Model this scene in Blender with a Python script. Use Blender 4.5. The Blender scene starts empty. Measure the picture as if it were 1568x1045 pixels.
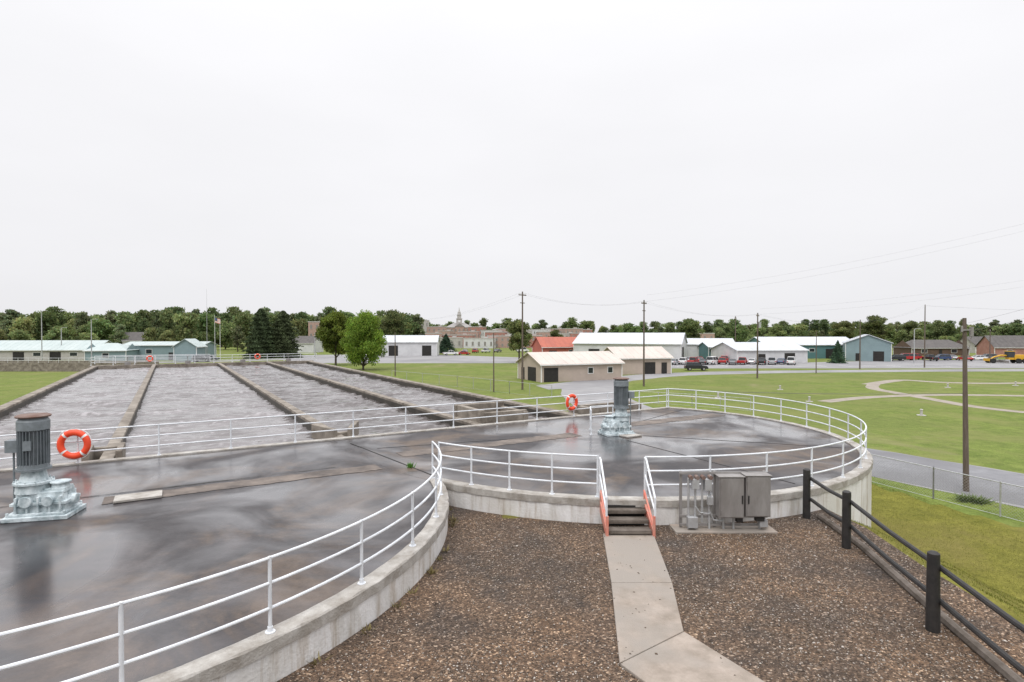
import bpy, bmesh, math, random
import numpy as np
from mathutils import Vector, Matrix
random.seed(7); rng=np.random.default_rng(7)
R=math.radians
F=871.0            # survey unit: bearing = 784 + 871*tan(angle east of view axis)
CAMZ=8.0; DECK=3.70; GRAV=3.10
scene=bpy.context.scene
def at(b,d,z=0.0): return Vector(((b-784)/F*d,d,z))
TH=R(31); U=Vector((-math.sin(TH),math.cos(TH),0)); V=Vector((math.cos(TH),math.sin(TH),0))
P0=Vector((-5.96,23.7,0))
def ST(s,t,z=0.0): return P0+V*s+U*t+Vector((0,0,z))
CL=Vector((-11.1,13.4,0)); RL=9.52
CR=Vector((3.7,24.35,0)); RR=9.92

# ------------------------------------------------------------ materials
def mat(name,c1,c2=None,scale=3.0,rough=0.8,rough2=None,bump=0.0,bscale=None,metal=0.0,detail=6,stretch=(1,1,1),lo=0.35,hi=0.65,c3=None,s3=0.3,spec=0.5,coord='Object',streak=None):
    m=bpy.data.materials.new(name); m.use_nodes=True
    nt=m.node_tree; N=nt.nodes; L=nt.links; b=N['Principled BSDF']
    b.inputs['Roughness'].default_value=rough; b.inputs['Metallic'].default_value=metal
    b.inputs['Specular IOR Level'].default_value=spec
    tc=N.new('ShaderNodeTexCoord'); mp=N.new('ShaderNodeMapping'); mp.inputs['Scale'].default_value=stretch
    L.new(tc.outputs[coord],mp.inputs[0])
    if c2 is None: c2=tuple(x*0.8 for x in c1)
    n=N.new('ShaderNodeTexNoise'); n.inputs['Scale'].default_value=scale; n.inputs['Detail'].default_value=detail; n.inputs['Roughness'].default_value=0.65
    L.new(mp.outputs[0],n.inputs['Vector'])
    r=N.new('ShaderNodeValToRGB'); r.color_ramp.elements[0].position=lo; r.color_ramp.elements[1].position=hi
    r.color_ramp.elements[0].color=(*c1,1); r.color_ramp.elements[1].color=(*c2,1)
    L.new(n.outputs['Fac'],r.inputs[0]); out=r.outputs[0]
    if c3:
        n3=N.new('ShaderNodeTexNoise'); n3.inputs['Scale'].default_value=s3; n3.inputs['Detail'].default_value=4
        L.new(tc.outputs[coord],n3.inputs['Vector'])
        r3=N.new('ShaderNodeValToRGB'); r3.color_ramp.elements[0].position=0.45; r3.color_ramp.elements[1].position=0.62
        L.new(n3.outputs['Fac'],r3.inputs[0])
        mx=N.new('ShaderNodeMixRGB'); L.new(r3.outputs[0],mx.inputs[0]); L.new(out,mx.inputs[1]); mx.inputs[2].default_value=(*c3,1); out=mx.outputs[0]
    if streak:
        ms=N.new('ShaderNodeMapping'); ms.inputs['Scale'].default_value=(1,1,0.10); L.new(tc.outputs[coord],ms.inputs[0])
        ns=N.new('ShaderNodeTexNoise'); ns.inputs['Scale'].default_value=3.2; ns.inputs['Detail'].default_value=6; ns.inputs['Roughness'].default_value=.7; L.new(ms.outputs[0],ns.inputs['Vector'])
        rs=N.new('ShaderNodeValToRGB'); rs.color_ramp.elements[0].position=0.50; rs.color_ramp.elements[1].position=0.66; L.new(ns.outputs['Fac'],rs.inputs[0])
        rs.color_ramp.elements[0].color=(1,1,1,1); rs.color_ramp.elements[1].color=(*streak,1)
        mu=N.new('ShaderNodeMixRGB'); mu.blend_type='MULTIPLY'; mu.inputs[0].default_value=1; L.new(out,mu.inputs[1]); L.new(rs.outputs[0],mu.inputs[2]); out=mu.outputs[0]
    L.new(out,b.inputs['Base Color'])
    if rough2 is not None:
        n2=N.new('ShaderNodeTexNoise'); n2.inputs['Scale'].default_value=scale*0.5; n2.inputs['Detail'].default_value=5
        L.new(mp.outputs[0],n2.inputs['Vector'])
        mr=N.new('ShaderNodeMapRange'); mr.inputs[1].default_value=0.38; mr.inputs[2].default_value=0.62
        mr.inputs[3].default_value=rough; mr.inputs[4].default_value=rough2
        L.new(n2.outputs['Fac'],mr.inputs[0]); L.new(mr.outputs[0],b.inputs['Roughness'])
    if bump>0:
        nb=N.new('ShaderNodeTexNoise'); nb.inputs['Scale'].default_value=bscale or scale*6; nb.inputs['Detail'].default_value=5
        L.new(tc.outputs[coord],nb.inputs['Vector'])
        bp=N.new('ShaderNodeBump'); bp.inputs['Strength'].default_value=bump; bp.inputs['Distance'].default_value=0.03
        L.new(nb.outputs['Fac'],bp.inputs['Height']); L.new(bp.outputs[0],b.inputs['Normal'])
    return m
def tonemat(name,rough=0.8,transl=0.0):
    m=bpy.data.materials.new(name); m.use_nodes=True
    nt=m.node_tree; N=nt.nodes; L=nt.links; b=N['Principled BSDF']; b.inputs['Roughness'].default_value=rough
    b.inputs['Specular IOR Level'].default_value=0.25
    a=N.new('ShaderNodeAttribute'); a.attribute_name='tone'
    oi=N.new('ShaderNodeObjectInfo'); mr=N.new('ShaderNodeMapRange'); mr.inputs[3].default_value=0.72; mr.inputs[4].default_value=1.35
    L.new(oi.outputs['Random'],mr.inputs[0])
    hs=N.new('ShaderNodeHueSaturation'); L.new(a.outputs['Color'],hs.inputs['Color']); L.new(mr.outputs[0],hs.inputs['Value'])
    mh=N.new('ShaderNodeMapRange'); mh.inputs[3].default_value=0.470; mh.inputs[4].default_value=0.51
    ml=N.new('ShaderNodeMath'); ml.operation='FRACT'; mm=N.new('ShaderNodeMath'); mm.operation='MULTIPLY'; mm.inputs[1].default_value=7.3
    L.new(oi.outputs['Random'],mm.inputs[0]); L.new(mm.outputs[0],ml.inputs[0]); L.new(ml.outputs[0],mh.inputs[0])
    if transl>0: L.new(mh.outputs[0],hs.inputs['Hue'])
    L.new(hs.outputs[0],b.inputs['Base Color'])
    if transl>0:
        t=N.new('ShaderNodeBsdfTranslucent'); L.new(hs.outputs[0],t.inputs[0]); mx=N.new('ShaderNodeMixShader'); mx.inputs[0].default_value=transl
        L.new(b.outputs[0],mx.inputs[1]); L.new(t.outputs[0],mx.inputs[2]); L.new(mx.outputs[0],N['Material Output'].inputs[0])
    return m
def deckmat():
    m=bpy.data.materials.new('wet_deck_concrete'); m.use_nodes=True
    nt=m.node_tree;N=nt.nodes;L=nt.links;b=N['Principled BSDF']
    tc=N.new('ShaderNodeTexCoord')
    def noise(sc,det=5,ro=.6,dist=0,off=(0,0,0),st=(1,1,1)):
        mp=N.new('ShaderNodeMapping'); mp.inputs['Location'].default_value=off; mp.inputs['Scale'].default_value=st; L.new(tc.outputs['Object'],mp.inputs[0])
        n=N.new('ShaderNodeTexNoise'); n.inputs['Scale'].default_value=sc; n.inputs['Detail'].default_value=det; n.inputs['Roughness'].default_value=ro; n.inputs['Distortion'].default_value=dist
        L.new(mp.outputs[0],n.inputs['Vector']); return n.outputs['Fac']
    def ramp(f,stops):
        r=N.new('ShaderNodeValToRGB'); e=r.color_ramp.elements
        e[0].position=stops[0][0]; e[0].color=(*stops[0][1],1); e[1].position=stops[-1][0]; e[1].color=(*stops[-1][1],1)
        for p,c in stops[1:-1]: x=e.new(p); x.color=(*c,1)
        L.new(f,r.inputs[0]); return r.outputs[0]
    base=ramp(noise(.7,8,.68,.4),[(.32,(.015,.012,.014)),(.5,(.032,.027,.028)),(.68,(.070,.058,.055))])
    brown=ramp(noise(.33,6,.65,.8,(7,3,0)),[(.49,(0,0,0)),(.62,(1,1,1))])
    mx=N.new('ShaderNodeMixRGB'); L.new(brown,mx.inputs[0]); L.new(base,mx.inputs[1])
    br=ramp(noise(1.6,8,.7),[(.3,(.052,.034,.023)),(.7,(.125,.090,.064))]); L.new(br,mx.inputs[2])
    wet=ramp(noise(.24,6,.55,.8,(21,5,0)),[(.41,(0,0,0)),(.60,(1,1,1))])
    m2=N.new('ShaderNodeMixRGB'); m2.blend_type='MULTIPLY'; L.new(wet,m2.inputs[0]); L.new(mx.outputs[0],m2.inputs[1]); m2.inputs[2].default_value=(.78,.76,.86,1)
    fine=ramp(noise(22,5,.7),[(.3,(.8,.8,.8)),(.7,(1.2,1.2,1.2))])
    m3=N.new('ShaderNodeMixRGB'); m3.blend_type='MULTIPLY'; m3.inputs[0].default_value=1; L.new(m2.outputs[0],m3.inputs[1]); L.new(fine,m3.inputs[2])
    L.new(m3.outputs[0],b.inputs['Base Color'])
    mr=N.new('ShaderNodeMapRange'); mr.inputs[3].default_value=0.55; mr.inputs[4].default_value=0.24; L.new(wet,mr.inputs[0]); L.new(mr.outputs[0],b.inputs['Roughness'])
    # thin film of standing rain water in the wet patches
    cw=N.new('ShaderNodeMapRange'); cw.inputs[3].default_value=0.0; cw.inputs[4].default_value=1.0; L.new(wet,cw.inputs[0]); L.new(cw.outputs[0],b.inputs['Coat Weight'])
    b.inputs['Coat Roughness'].default_value=0.16; b.inputs['Coat IOR'].default_value=1.6
    bp=N.new('ShaderNodeBump'); bp.inputs['Distance'].default_value=0.02
    ms=N.new('ShaderNodeMapRange'); ms.inputs[3].default_value=0.22; ms.inputs[4].default_value=0.04; L.new(wet,ms.inputs[0]); L.new(ms.outputs[0],bp.inputs['Strength'])
    L.new(noise(12,6),bp.inputs['Height']); L.new(bp.outputs[0],b.inputs['Normal'])
    return m

M={}
M['deck']=deckmat()
M['strip']=mat('worn_concrete_band',(0.19,0.155,0.13),(0.07,0.056,0.048),scale=1.3,rough=0.7,bump=0.3,bscale=30,detail=9)
M['kerb']=mat('pale_concrete',(0.45,0.43,0.40),(0.25,0.225,0.195),scale=2.5,rough=0.85,bump=0.4,bscale=30)
M['wall']=mat('tank_wall_paint',(0.72,0.71,0.70),(0.46,0.44,0.40),scale=1.3,rough=0.85,bump=0.4,bscale=18,stretch=(1.8,1.8,0.4),lo=0.45,hi=0.78,c3=(0.60,0.58,0.55),s3=0.9,streak=(.58,.50,.41))
M['basin']=mat('basin_concrete',(0.29,0.255,0.215),(0.12,0.10,0.08),scale=1.3,rough=0.85,bump=0.4,bscale=20)
M['basinside']=mat('wet_basin_side',(0.030,0.026,0.020),(0.06,0.052,0.040),scale=1.5,rough=0.6)
M['path']=mat('path_concrete',(0.35,0.295,0.25),(0.21,0.175,0.14),scale=2.2,rough=0.9,bump=0.4,bscale=40,c3=(0.26,0.23,0.20),s3=0.8,detail=9)
M['rail']=mat('galvanised_rail',(0.72,0.74,0.77),(0.58,0.60,0.63),scale=3,rough=0.45,metal=0.0)
M['steel']=mat('grey_steel',(0.30,0.285,0.275),(0.21,0.195,0.185),scale=1.6,rough=0.45,metal=0.2,stretch=(2,2,.6))
M['steel2']=mat('conduit_steel',(0.5,0.51,0.52),(0.38,0.38,0.38),scale=4,rough=0.4,metal=0.4)
M['red']=mat('faded_red_paint',(0.62,0.16,0.11),(0.5,0.26,0.20),scale=6,rough=0.6)
M['rust']=mat('rust_brown',(0.13,0.07,0.052),(0.19,0.14,0.12),scale=5,rough=0.8)
M['motor']=mat('motor_grey',(0.21,0.235,0.255),(0.14,0.16,0.17),scale=5,rough=0.5)
M['gear']=mat('chalky_gearbox_paint',(0.58,0.64,0.66),(0.22,0.28,0.30),scale=5,rough=0.7,bump=0.2,bscale=30,lo=.4,hi=.66,detail=9)
M['black']=mat('black_paint',(0.014,0.013,0.013),(0.03,0.027,0.025),scale=6,rough=0.6,bump=0.2,bscale=30)
M['wood']=mat('pole_wood',(0.09,0.066,0.05),(0.15,0.12,0.10),scale=4,rough=0.9,stretch=(6,6,0.4))
M['timber']=mat('weathered_timber',(0.07,0.055,0.042),(0.15,0.125,0.105),scale=3,rough=0.9,bump=0.4)
M['orange']=mat('life_ring_orange',(0.82,0.075,0.02),(0.72,0.06,0.02),scale=4,rough=0.5)
M['white']=mat('white_paint',(0.78,0.78,0.77),(0.66,0.66,0.65),scale=0.8,rough=0.6)
M['wmetal']=mat('white_metal_siding',(0.62,0.62,0.63),(0.52,0.52,0.53),scale=0.5,rough=0.5)
M['wroof']=mat('pale_metal_roof',(0.54,0.56,0.59),(0.44,0.46,0.49),scale=0.3,rough=0.45)
M['beige']=mat('beige_siding',(0.46,0.38,0.32),(0.40,0.33,0.28),scale=0.6,rough=0.7)
M['broof']=mat('beige_roof',(0.55,0.49,0.44),(0.47,0.41,0.37),scale=0.4,rough=0.6)
M['oroof']=mat('orange_red_roof',(0.42,0.12,0.075),(0.34,0.10,0.07),scale=0.5,rough=0.7)
M['brick']=mat('red_brick',(0.32,0.15,0.12),(0.40,0.22,0.18),scale=1.2,rough=0.9)  # brick lightened so that haze over the town is in the colour
M['brick2']=mat('pink_brick',(0.44,0.31,0.27),(0.36,0.24,0.20),scale=1.2,rough=0.9)  # pink brick, also paled to paint in the town haze
M['stone']=mat('pale_stone',(0.46,0.44,0.42),(0.38,0.36,0.34),scale=1,rough=0.9)
M['teal']=mat('teal_siding',(0.10,0.20,0.21),(0.08,0.17,0.18),scale=0.5,rough=0.6)
M['ltteal']=mat('pale_blue_siding',(0.22,0.30,0.32),(0.19,0.26,0.28),scale=0.5,rough=0.6)
M['groof']=mat('pale_green_metal_roof',(0.36,0.42,0.41),(0.42,0.47,0.46),scale=0.3,rough=0.5)
M['dkroof']=mat('dark_shingle',(0.12,0.11,0.105),(0.085,0.078,0.075),scale=1,rough=0.9)
M['dkbrown']=mat('brown_siding',(0.12,0.075,0.055),(0.09,0.06,0.045),scale=1,rough=0.8)
M['glass']=mat('dark_window_glass',(0.02,0.025,0.03),(0.035,0.04,0.045),scale=2,rough=0.1)
M['dark']=mat('dark_opening',(0.02,0.018,0.017),(0.03,0.028,0.026),scale=2,rough=0.9)
M['bark']=mat('tree_bark',(0.07,0.055,0.042),(0.11,0.09,0.07),scale=4,rough=0.9,stretch=(3,3,0.5))
M['asphalt']=mat('road_asphalt',(0.17,0.17,0.18),(0.22,0.22,0.23),scale=1.3,rough=0.9,bump=0.25,bscale=60,c3=(0.15,0.148,0.155),s3=0.15)
M['asphalt2']=mat('parking_asphalt',(0.22,0.215,0.22),(0.28,0.275,0.275),scale=0.4,rough=0.9,c3=(0.19,0.185,0.19),s3=0.06)
M['dirt']=mat('dirt_track',(0.22,0.19,0.15),(0.33,0.29,0.25),scale=0.8,rough=0.95,detail=9)
M['tyre']=mat('tyre_rubber',(0.015,0.015,0.015),(0.025,0.025,0.025),rough=0.85)
M['chrome']=mat('hub_metal',(0.5,0.5,0.5),(0.4,0.4,0.4),rough=0.3,metal=0.7)
M['yellow']=mat('machine_yellow',(0.62,0.36,0.02),(0.55,0.30,0.02),rough=0.45)
M['tail']=mat('tail_lamp_red',(0.4,0.02,0.02),rough=0.3)
M['wire']=mat('wire_black',(0.10,0.10,0.10),rough=0.6)
M['leaf']=tonemat('leaf_foliage',0.65,0.38)
M['needle']=tonemat('conifer_foliage',0.8,0.1)
M['pebble']=tonemat('pebble_stone',0.85)
M['blade']=tonemat('grass_blade',0.7)
paints={k:mat('car_paint_'+k,c,c,rough=0.25,spec=0.6) for k,c in dict(white=(0.75,0.75,0.75),silver=(0.42,0.43,0.45),red=(0.4,0.02,0.02),black=(0.015,0.016,0.018),blue=(0.04,0.07,0.16),grey=(0.14,0.15,0.16),tan=(0.35,0.3,0.22)).items()}

def grassmat(name,a,b_,c,dry,worn):
    m=mat(name,a,b_,scale=0.35,rough=0.95,bump=0.6,bscale=14,c3=c,s3=0.045,spec=0.12)
    nt=m.node_tree;N=nt.nodes;L=nt.links;b=N['Principled BSDF']
    src=b.inputs['Base Color'].links[0].from_socket
    tc=N.new('ShaderNodeTexCoord')
    def nz(sc,det,ro,dist=0):
        n=N.new('ShaderNodeTexNoise'); n.inputs['Scale'].default_value=sc; n.inputs['Detail'].default_value=det; n.inputs['Roughness'].default_value=ro; n.inputs['Distortion'].default_value=dist
        L.new(tc.outputs['Object'],n.inputs['Vector']); return n.outputs['Fac']
    out=src
    for sc,lo,hi in ((9,.60,1.38),(1.4,.76,1.22)):
        mr=N.new('ShaderNodeMapRange'); mr.inputs[1].default_value=0.3; mr.inputs[2].default_value=0.7; mr.inputs[3].default_value=lo; mr.inputs[4].default_value=hi
        L.new(nz(sc,8,.75),mr.inputs[0])
        mu=N.new('ShaderNodeMixRGB'); mu.blend_type='MULTIPLY'; mu.inputs[0].default_value=1
        L.new(out,mu.inputs[1]); L.new(mr.outputs[0],mu.inputs[2]); out=mu.outputs[0]
    for sc,p0,p1,col,dist in ((.13,.46,.70,dry,.3),(.07,.56,.70,worn,1.2)):
        r=N.new('ShaderNodeValToRGB'); r.color_ramp.elements[0].position=p0; r.color_ramp.elements[1].position=p1
        L.new(nz(sc,9,.70,dist),r.inputs[0])
        m2=N.new('ShaderNodeMixRGB'); L.new(r.outputs[0],m2.inputs[0]); L.new(out,m2.inputs[1]); m2.inputs[2].default_value=(*col,1); out=m2.outputs[0]
    L.new(out,b.inputs['Base Color'])
    return m
M['grass']=grassmat('lawn_grass',(0.105,0.140,0.030),(0.150,0.188,0.043),(0.125,0.152,0.040),(0.175,0.180,0.062),(0.20,0.185,0.09))
M['bank']=grassmat('bank_grass',(0.122,0.126,0.020),(0.165,0.157,0.030),(0.15,0.135,0.033),(0.17,0.14,0.05),(.15,.12,.05))

def gravelmat():
    m=bpy.data.materials.new('gravel'); m.use_nodes=True
    nt=m.node_tree;N=nt.nodes;L=nt.links;b=N['Principled BSDF']; b.inputs['Roughness'].default_value=0.9
    tc=N.new('ShaderNodeTexCoord')
    v=N.new('ShaderNodeTexVoronoi'); v.inputs['Scale'].default_value=34; L.new(tc.outputs['Object'],v.inputs['Vector'])
    sp=N.new('ShaderNodeSeparateColor'); L.new(v.outputs['Color'],sp.inputs[0])
    r=N.new('ShaderNodeValToRGB'); e=r.color_ramp.elements
    e[0].position=0; e[0].color=(0.030,0.022,0.016,1); e[1].position=1; e[1].color=(0.38,0.33,0.28,1)
    for p,c in ((0.45,(0.068,0.049,0.035,1)),(0.80,(0.115,0.086,0.064,1)),(0.94,(0.19,0.155,0.125,1))):
        x=e.new(p); x.color=c
    L.new(sp.outputs[0],r.inputs[0])
    n=N.new('ShaderNodeTexNoise'); n.inputs['Scale'].default_value=0.45; n.inputs['Detail'].default_value=8; n.inputs['Roughness'].default_value=.68; L.new(tc.outputs['Object'],n.inputs['Vector'])
    r2=N.new('ShaderNodeValToRGB'); r2.color_ramp.elements[0].position=0.38; r2.color_ramp.elements[1].position=0.63
    r2.color_ramp.elements[0].color=(0.62,0.61,0.63,1); r2.color_ramp.elements[1].color=(1.55,1.26,0.98,1)
    L.new(n.outputs['Fac'],r2.inputs[0])
    mu=N.new('ShaderNodeMixRGB'); mu.blend_type='MULTIPLY'; mu.inputs[0].default_value=1; L.new(r.outputs[0],mu.inputs[1]); L.new(r2.outputs[0],mu.inputs[2])
    L.new(mu.outputs[0],b.inputs['Base Color'])
    bp=N.new('ShaderNodeBump'); bp.inputs['Strength'].default_value=0.8; bp.inputs['Distance'].default_value=0.02; bp.invert=True
    L.new(v.outputs['Distance'],bp.inputs['Height']); L.new(bp.outputs[0],b.inputs['Normal'])
    return m
M['gravel']=gravelmat()
def watermat():
    m=bpy.data.materials.new('aerated_water'); m.use_nodes=True
    nt=m.node_tree;N=nt.nodes;L=nt.links;b=N['Principled BSDF']
    b.inputs['Roughness'].default_value=0.07; b.inputs['IOR'].default_value=1.38
    tc=N.new('ShaderNodeTexCoord')
    n=N.new('ShaderNodeTexNoise'); n.inputs['Scale'].default_value=0.35; n.inputs['Detail'].default_value=6; n.inputs['Roughness'].default_value=0.6; n.inputs['Distortion'].default_value=.6
    L.new(tc.outputs['Object'],n.inputs['Vector'])
    r=N.new('ShaderNodeValToRGB'); r.color_ramp.elements[0].position=0.40; r.color_ramp.elements[1].position=0.68
    r.color_ramp.elements[0].color=(0.070,0.060,0.056,1); r.color_ramp.elements[1].color=(0.16,0.145,0.145,1)
    L.new(n.outputs['Fac'],r.inputs[0])
    a=N.new('ShaderNodeAttribute'); a.attribute_name='tone'   # foam amount stored on crests
    mx=N.new('ShaderNodeMixRGB'); L.new(a.outputs['Fac'],mx.inputs[0]); L.new(r.outputs[0],mx.inputs[1]); mx.inputs[2].default_value=(.42,.40,.41,1)
    L.new(mx.outputs[0],b.inputs['Base Color'])
    n1=N.new('ShaderNodeTexNoise'); n1.inputs['Scale'].default_value=4; n1.inputs['Detail'].default_value=4; n1.inputs['Roughness'].default_value=0.5
    L.new(tc.outputs['Object'],n1.inputs['Vector'])
    bp=N.new('ShaderNodeBump'); bp.inputs['Strength'].default_value=0.2; bp.inputs['Distance'].default_value=0.03
    L.new(n1.outputs['Fac'],bp.inputs['Height']); L.new(bp.outputs[0],b.inputs['Normal'])
    return m
M['water']=watermat()

# ------------------------------------------------------------ mesh builder
class MB:
    def __init__(s): s.v=[];s.f=[];s.m=[]
    def add(s,vs,fs,mi=0):
        o=len(s.v); s.v+= [tuple(x) for x in vs]; s.f+=[tuple(i+o for i in f) for f in fs]; s.m+=[mi]*len(fs)
    def box(s,c,sz,rot=0,mi=0,top=1.0):
        cx,cy,cz=c; a,b,h=sz[0]/2,sz[1]/2,sz[2]/2; cr,sr=math.cos(rot),math.sin(rot); vs=[]
        for z,k in ((-h,1),(h,top)):
            for x,y in ((-a,-b),(a,-b),(a,b),(-a,b)):
                x*=k;y*=k; vs.append((cx+x*cr-y*sr,cy+x*sr+y*cr,cz+z))
        s.add(vs,[(3,2,1,0),(4,5,6,7),(0,1,5,4),(1,2,6,5),(2,3,7,6),(3,0,4,7)],mi)
    def cyl(s,p0,p1,r0,r1=None,n=12,mi=0):
        r1=r0 if r1 is None else r1; p0=Vector(p0);p1=Vector(p1); d=(p1-p0).normalized()
        a=d.orthogonal().normalized(); b=d.cross(a); vs=[]
        for p,r in((p0,r0),(p1,r1)):
            for i in range(n):
                t=2*math.pi*i/n; vs.append(p+a*math.cos(t)*r+b*math.sin(t)*r)
        fs=[(i,(i+1)%n,n+(i+1)%n,n+i) for i in range(n)]+[tuple(range(n-1,-1,-1)),tuple(range(n,2*n))]
        s.add(vs,fs,mi)
    def pipe(s,pts,r,n=8,mi=0):
        pts=[Vector(p) for p in pts]; vs=[];k=len(pts); up=Vector((0,0,1))
        for i,p in enumerate(pts):
            d=(pts[min(i+1,k-1)]-pts[max(i-1,0)]).normalized()
            a=d.cross(up)
            if a.length<1e-3: a=Vector((1,0,0))
            a.normalize(); b=a.cross(d).normalized()
            for j in range(n):
                t=2*math.pi*j/n; vs.append(p+a*math.cos(t)*r+b*math.sin(t)*r)
        fs=[]
        for i in range(k-1):
            for j in range(n): fs.append((i*n+j,i*n+(j+1)%n,(i+1)*n+(j+1)%n,(i+1)*n+j))
        fs+= [tuple(range(n-1,-1,-1)),tuple((k-1)*n+j for j in range(n))]
        s.add(vs,fs,mi)
    def prism(s,prof,y0,y1,mi=0,k0=1,k1=1):
        n=len(prof); vs=[(x,y0,z) for x,z in prof]+[(x,y1,z) for x,z in prof]
        s.add(vs,[(i,(i+1)%n,n+(i+1)%n,n+i) for i in range(n)]+[tuple(range(n-1,-1,-1)),tuple(range(n,2*n))],mi)
    def build(s,name,mats,parent=None,smooth=False,bevel=0,loc=None,rotz=0):
        me=bpy.data.meshes.new(name); me.from_pydata(s.v,[],s.f)
        for m_ in mats: me.materials.append(m_)
        me.polygons.foreach_set('material_index',s.m)
        if smooth:
            me.polygons.foreach_set('use_smooth',[True]*len(s.f)); me.set_sharp_from_angle(angle=R(40))
        bm=bmesh.new(); bm.from_mesh(me); bmesh.ops.recalc_face_normals(bm,faces=bm.faces); bm.to_mesh(me); bm.free()
        ob=bpy.data.objects.new(name,me); scene.collection.objects.link(ob)
        if parent: ob.parent=parent
        if loc is not None: ob.location=loc
        ob.rotation_euler[2]=rotz
        if bevel:
            bv=ob.modifiers.new('bevel','BEVEL'); bv.width=bevel; bv.segments=2; bv.limit_method='ANGLE'
        return ob
def empty(name,loc=(0,0,0),rotz=0):
    e=bpy.data.objects.new(name,None); scene.collection.objects.link(e); e.location=loc; e.rotation_euler[2]=rotz; e.empty_display_size=0.5; return e
def flat(name,pts,z,m,parent=None):
    me=bpy.data.meshes.new(name); me.from_pydata([(p[0],p[1],z) for p in pts],[],[tuple(range(len(pts)))]); me.materials.append(m)
    ob=bpy.data.objects.new(name,me); scene.collection.objects.link(ob)
    if me.polygons[0].normal.z<0: me.flip_normals()
    return ob
def ribbon(name,pts,w,z,m,ws=None):
    pts=[Vector((p[0],p[1],0)) for p in pts]
    out=[];n=len(pts); wd=[]
    for i in range(n-1):
        p0=pts[max(i-1,0)];p1=pts[i];p2=pts[i+1];p3=pts[min(i+2,n-1)]
        for k in range(8):
            t=k/8; out.append(0.5*((2*p1)+(p2-p0)*t+(2*p0-5*p1+4*p2-p3)*t*t+(3*p1-p0-3*p2+p3)*t**3))
            wd.append(w if ws is None else ws[i]*(1-t)+ws[i+1]*t)
    out.append(pts[-1]); wd.append(w if ws is None else ws[-1])
    vs=[];fs=[]
    for i,p in enumerate(out):
        d=(out[min(i+1,len(out)-1)]-out[max(i-1,0)]).normalized(); nn=Vector((-d.y,d.x,0)); j=wd[i]/2*(1+random.uniform(-.05,.05))
        vs+=[(p+nn*j+Vector((0,0,z))),(p-nn*j+Vector((0,0,z)))]
    for i in range(len(out)-1): fs.append((2*i,2*i+1,2*i+3,2*i+2))
    b=MB(); b.add(vs,fs); return b.build(name,[m])
def scatter_mesh(name,V,Fc,tone,m,k,smooth=False):
    me=bpy.data.meshes.new(name); nv=len(V); nf=len(Fc)
    me.vertices.add(nv); me.vertices.foreach_set('co',V.astype(np.float32).ravel())
    me.loops.add(nf*k); me.loops.foreach_set('vertex_index',Fc.astype(np.int32).ravel())
    me.polygons.add(nf); me.polygons.foreach_set('loop_start',np.arange(0,nf*k,k,dtype=np.int32))
    if smooth: me.polygons.foreach_set('use_smooth',[True]*nf)
    me.update(calc_edges=True)
    if tone is not None:
        ca=me.color_attributes.new('tone','FLOAT_COLOR','POINT'); ca.data.foreach_set('color',tone.astype(np.float32).ravel())
    me.materials.append(m); me.validate()
    return me
def link(name,me,parent=None,loc=(0,0,0),rot=0,sc=(1,1,1)):
    ob=bpy.data.objects.new(name,me); scene.collection.objects.link(ob); ob.location=loc; ob.rotation_euler[2]=rot; ob.scale=sc
    if parent: ob.parent=parent
    return ob

# ------------------------------------------------------------ ground
flat('ground',[(-3000,-600),(3000,-600),(3000,5000),(-3000,5000)],0,M['grass'])
def bankh(x,y):
    dx=np.maximum(0,x-8.75); dy=np.maximum(0,y-15.2); d=np.hypot(dx,dy)
    h=3.085*(1-(d/6.4)**1.05); und=0.05*np.sin(x*2.1+y*1.3)+0.04*np.sin(y*3.3-x)
    low=0.03+0.02*np.sin(x*.9+y*.7)
    return np.where(d<=0,3.085,np.maximum(low,h+und)-0.0)
nx,ny=90,104; gx,gy=np.meshgrid(np.linspace(-24,22.5,nx),np.linspace(-22,32,ny)); gz=bankh(gx,gy)
edge=20.2+(27.3-gy)*0.30
gx2=np.where(gx>edge,edge,gx); gz=np.where((gx>edge-0.5)|(gy>31.4),-0.03,gz)
Vb=np.stack([gx2,gy,gz],-1).reshape(-1,3); Fb=[]
for j in range(ny-1):
    a=j*nx+np.arange(nx-1); Fb.append(np.stack([a,a+1,a+nx+1,a+nx],1))
link('grass_bank',scatter_mesh('grass_bank',Vb,np.concatenate(Fb),None,M['bank'],4,True))
gp=[(-22,-20),(8.3,-20),(8.35,2),(8.5,8),(8.65,12),(8.9,14.2),(8.8,15.2),(8.5,19),(-22,19)]
flat('gravel_yard',gp,GRAV,M['gravel'])
def poly_path():
    pl=[(2.2,13.72),(1.93,11),(1.58,8.3),(3.6,4.9),(5.2,2.3)]; pr=[(3.43,13.72),(3.12,11),(2.80,9.2),(4.75,5.6),(6.3,3.0)]
    e=empty('concrete_path')
    for i in range(4):
        b=MB()
        a,b2,c,d=[Vector((*p,0)) for p in (pl[i],pr[i],pr[i+1],pl[i+1])]
        cen=(a+b2+c+d)/4
        q=[cen+(p-cen)*(1-0.006) for p in (a,b2,c,d)]
        b.add([(p.x,p.y,GRAV-0.05) for p in q]+[(p.x,p.y,GRAV+0.045) for p in q],[(3,2,1,0),(4,5,6,7),(0,1,5,4),(1,2,6,5),(2,3,7,6),(3,0,4,7)])
        b.build('slab_%d'%(i+1),[M['path']],e,bevel=0.012)
poly_path()

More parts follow.
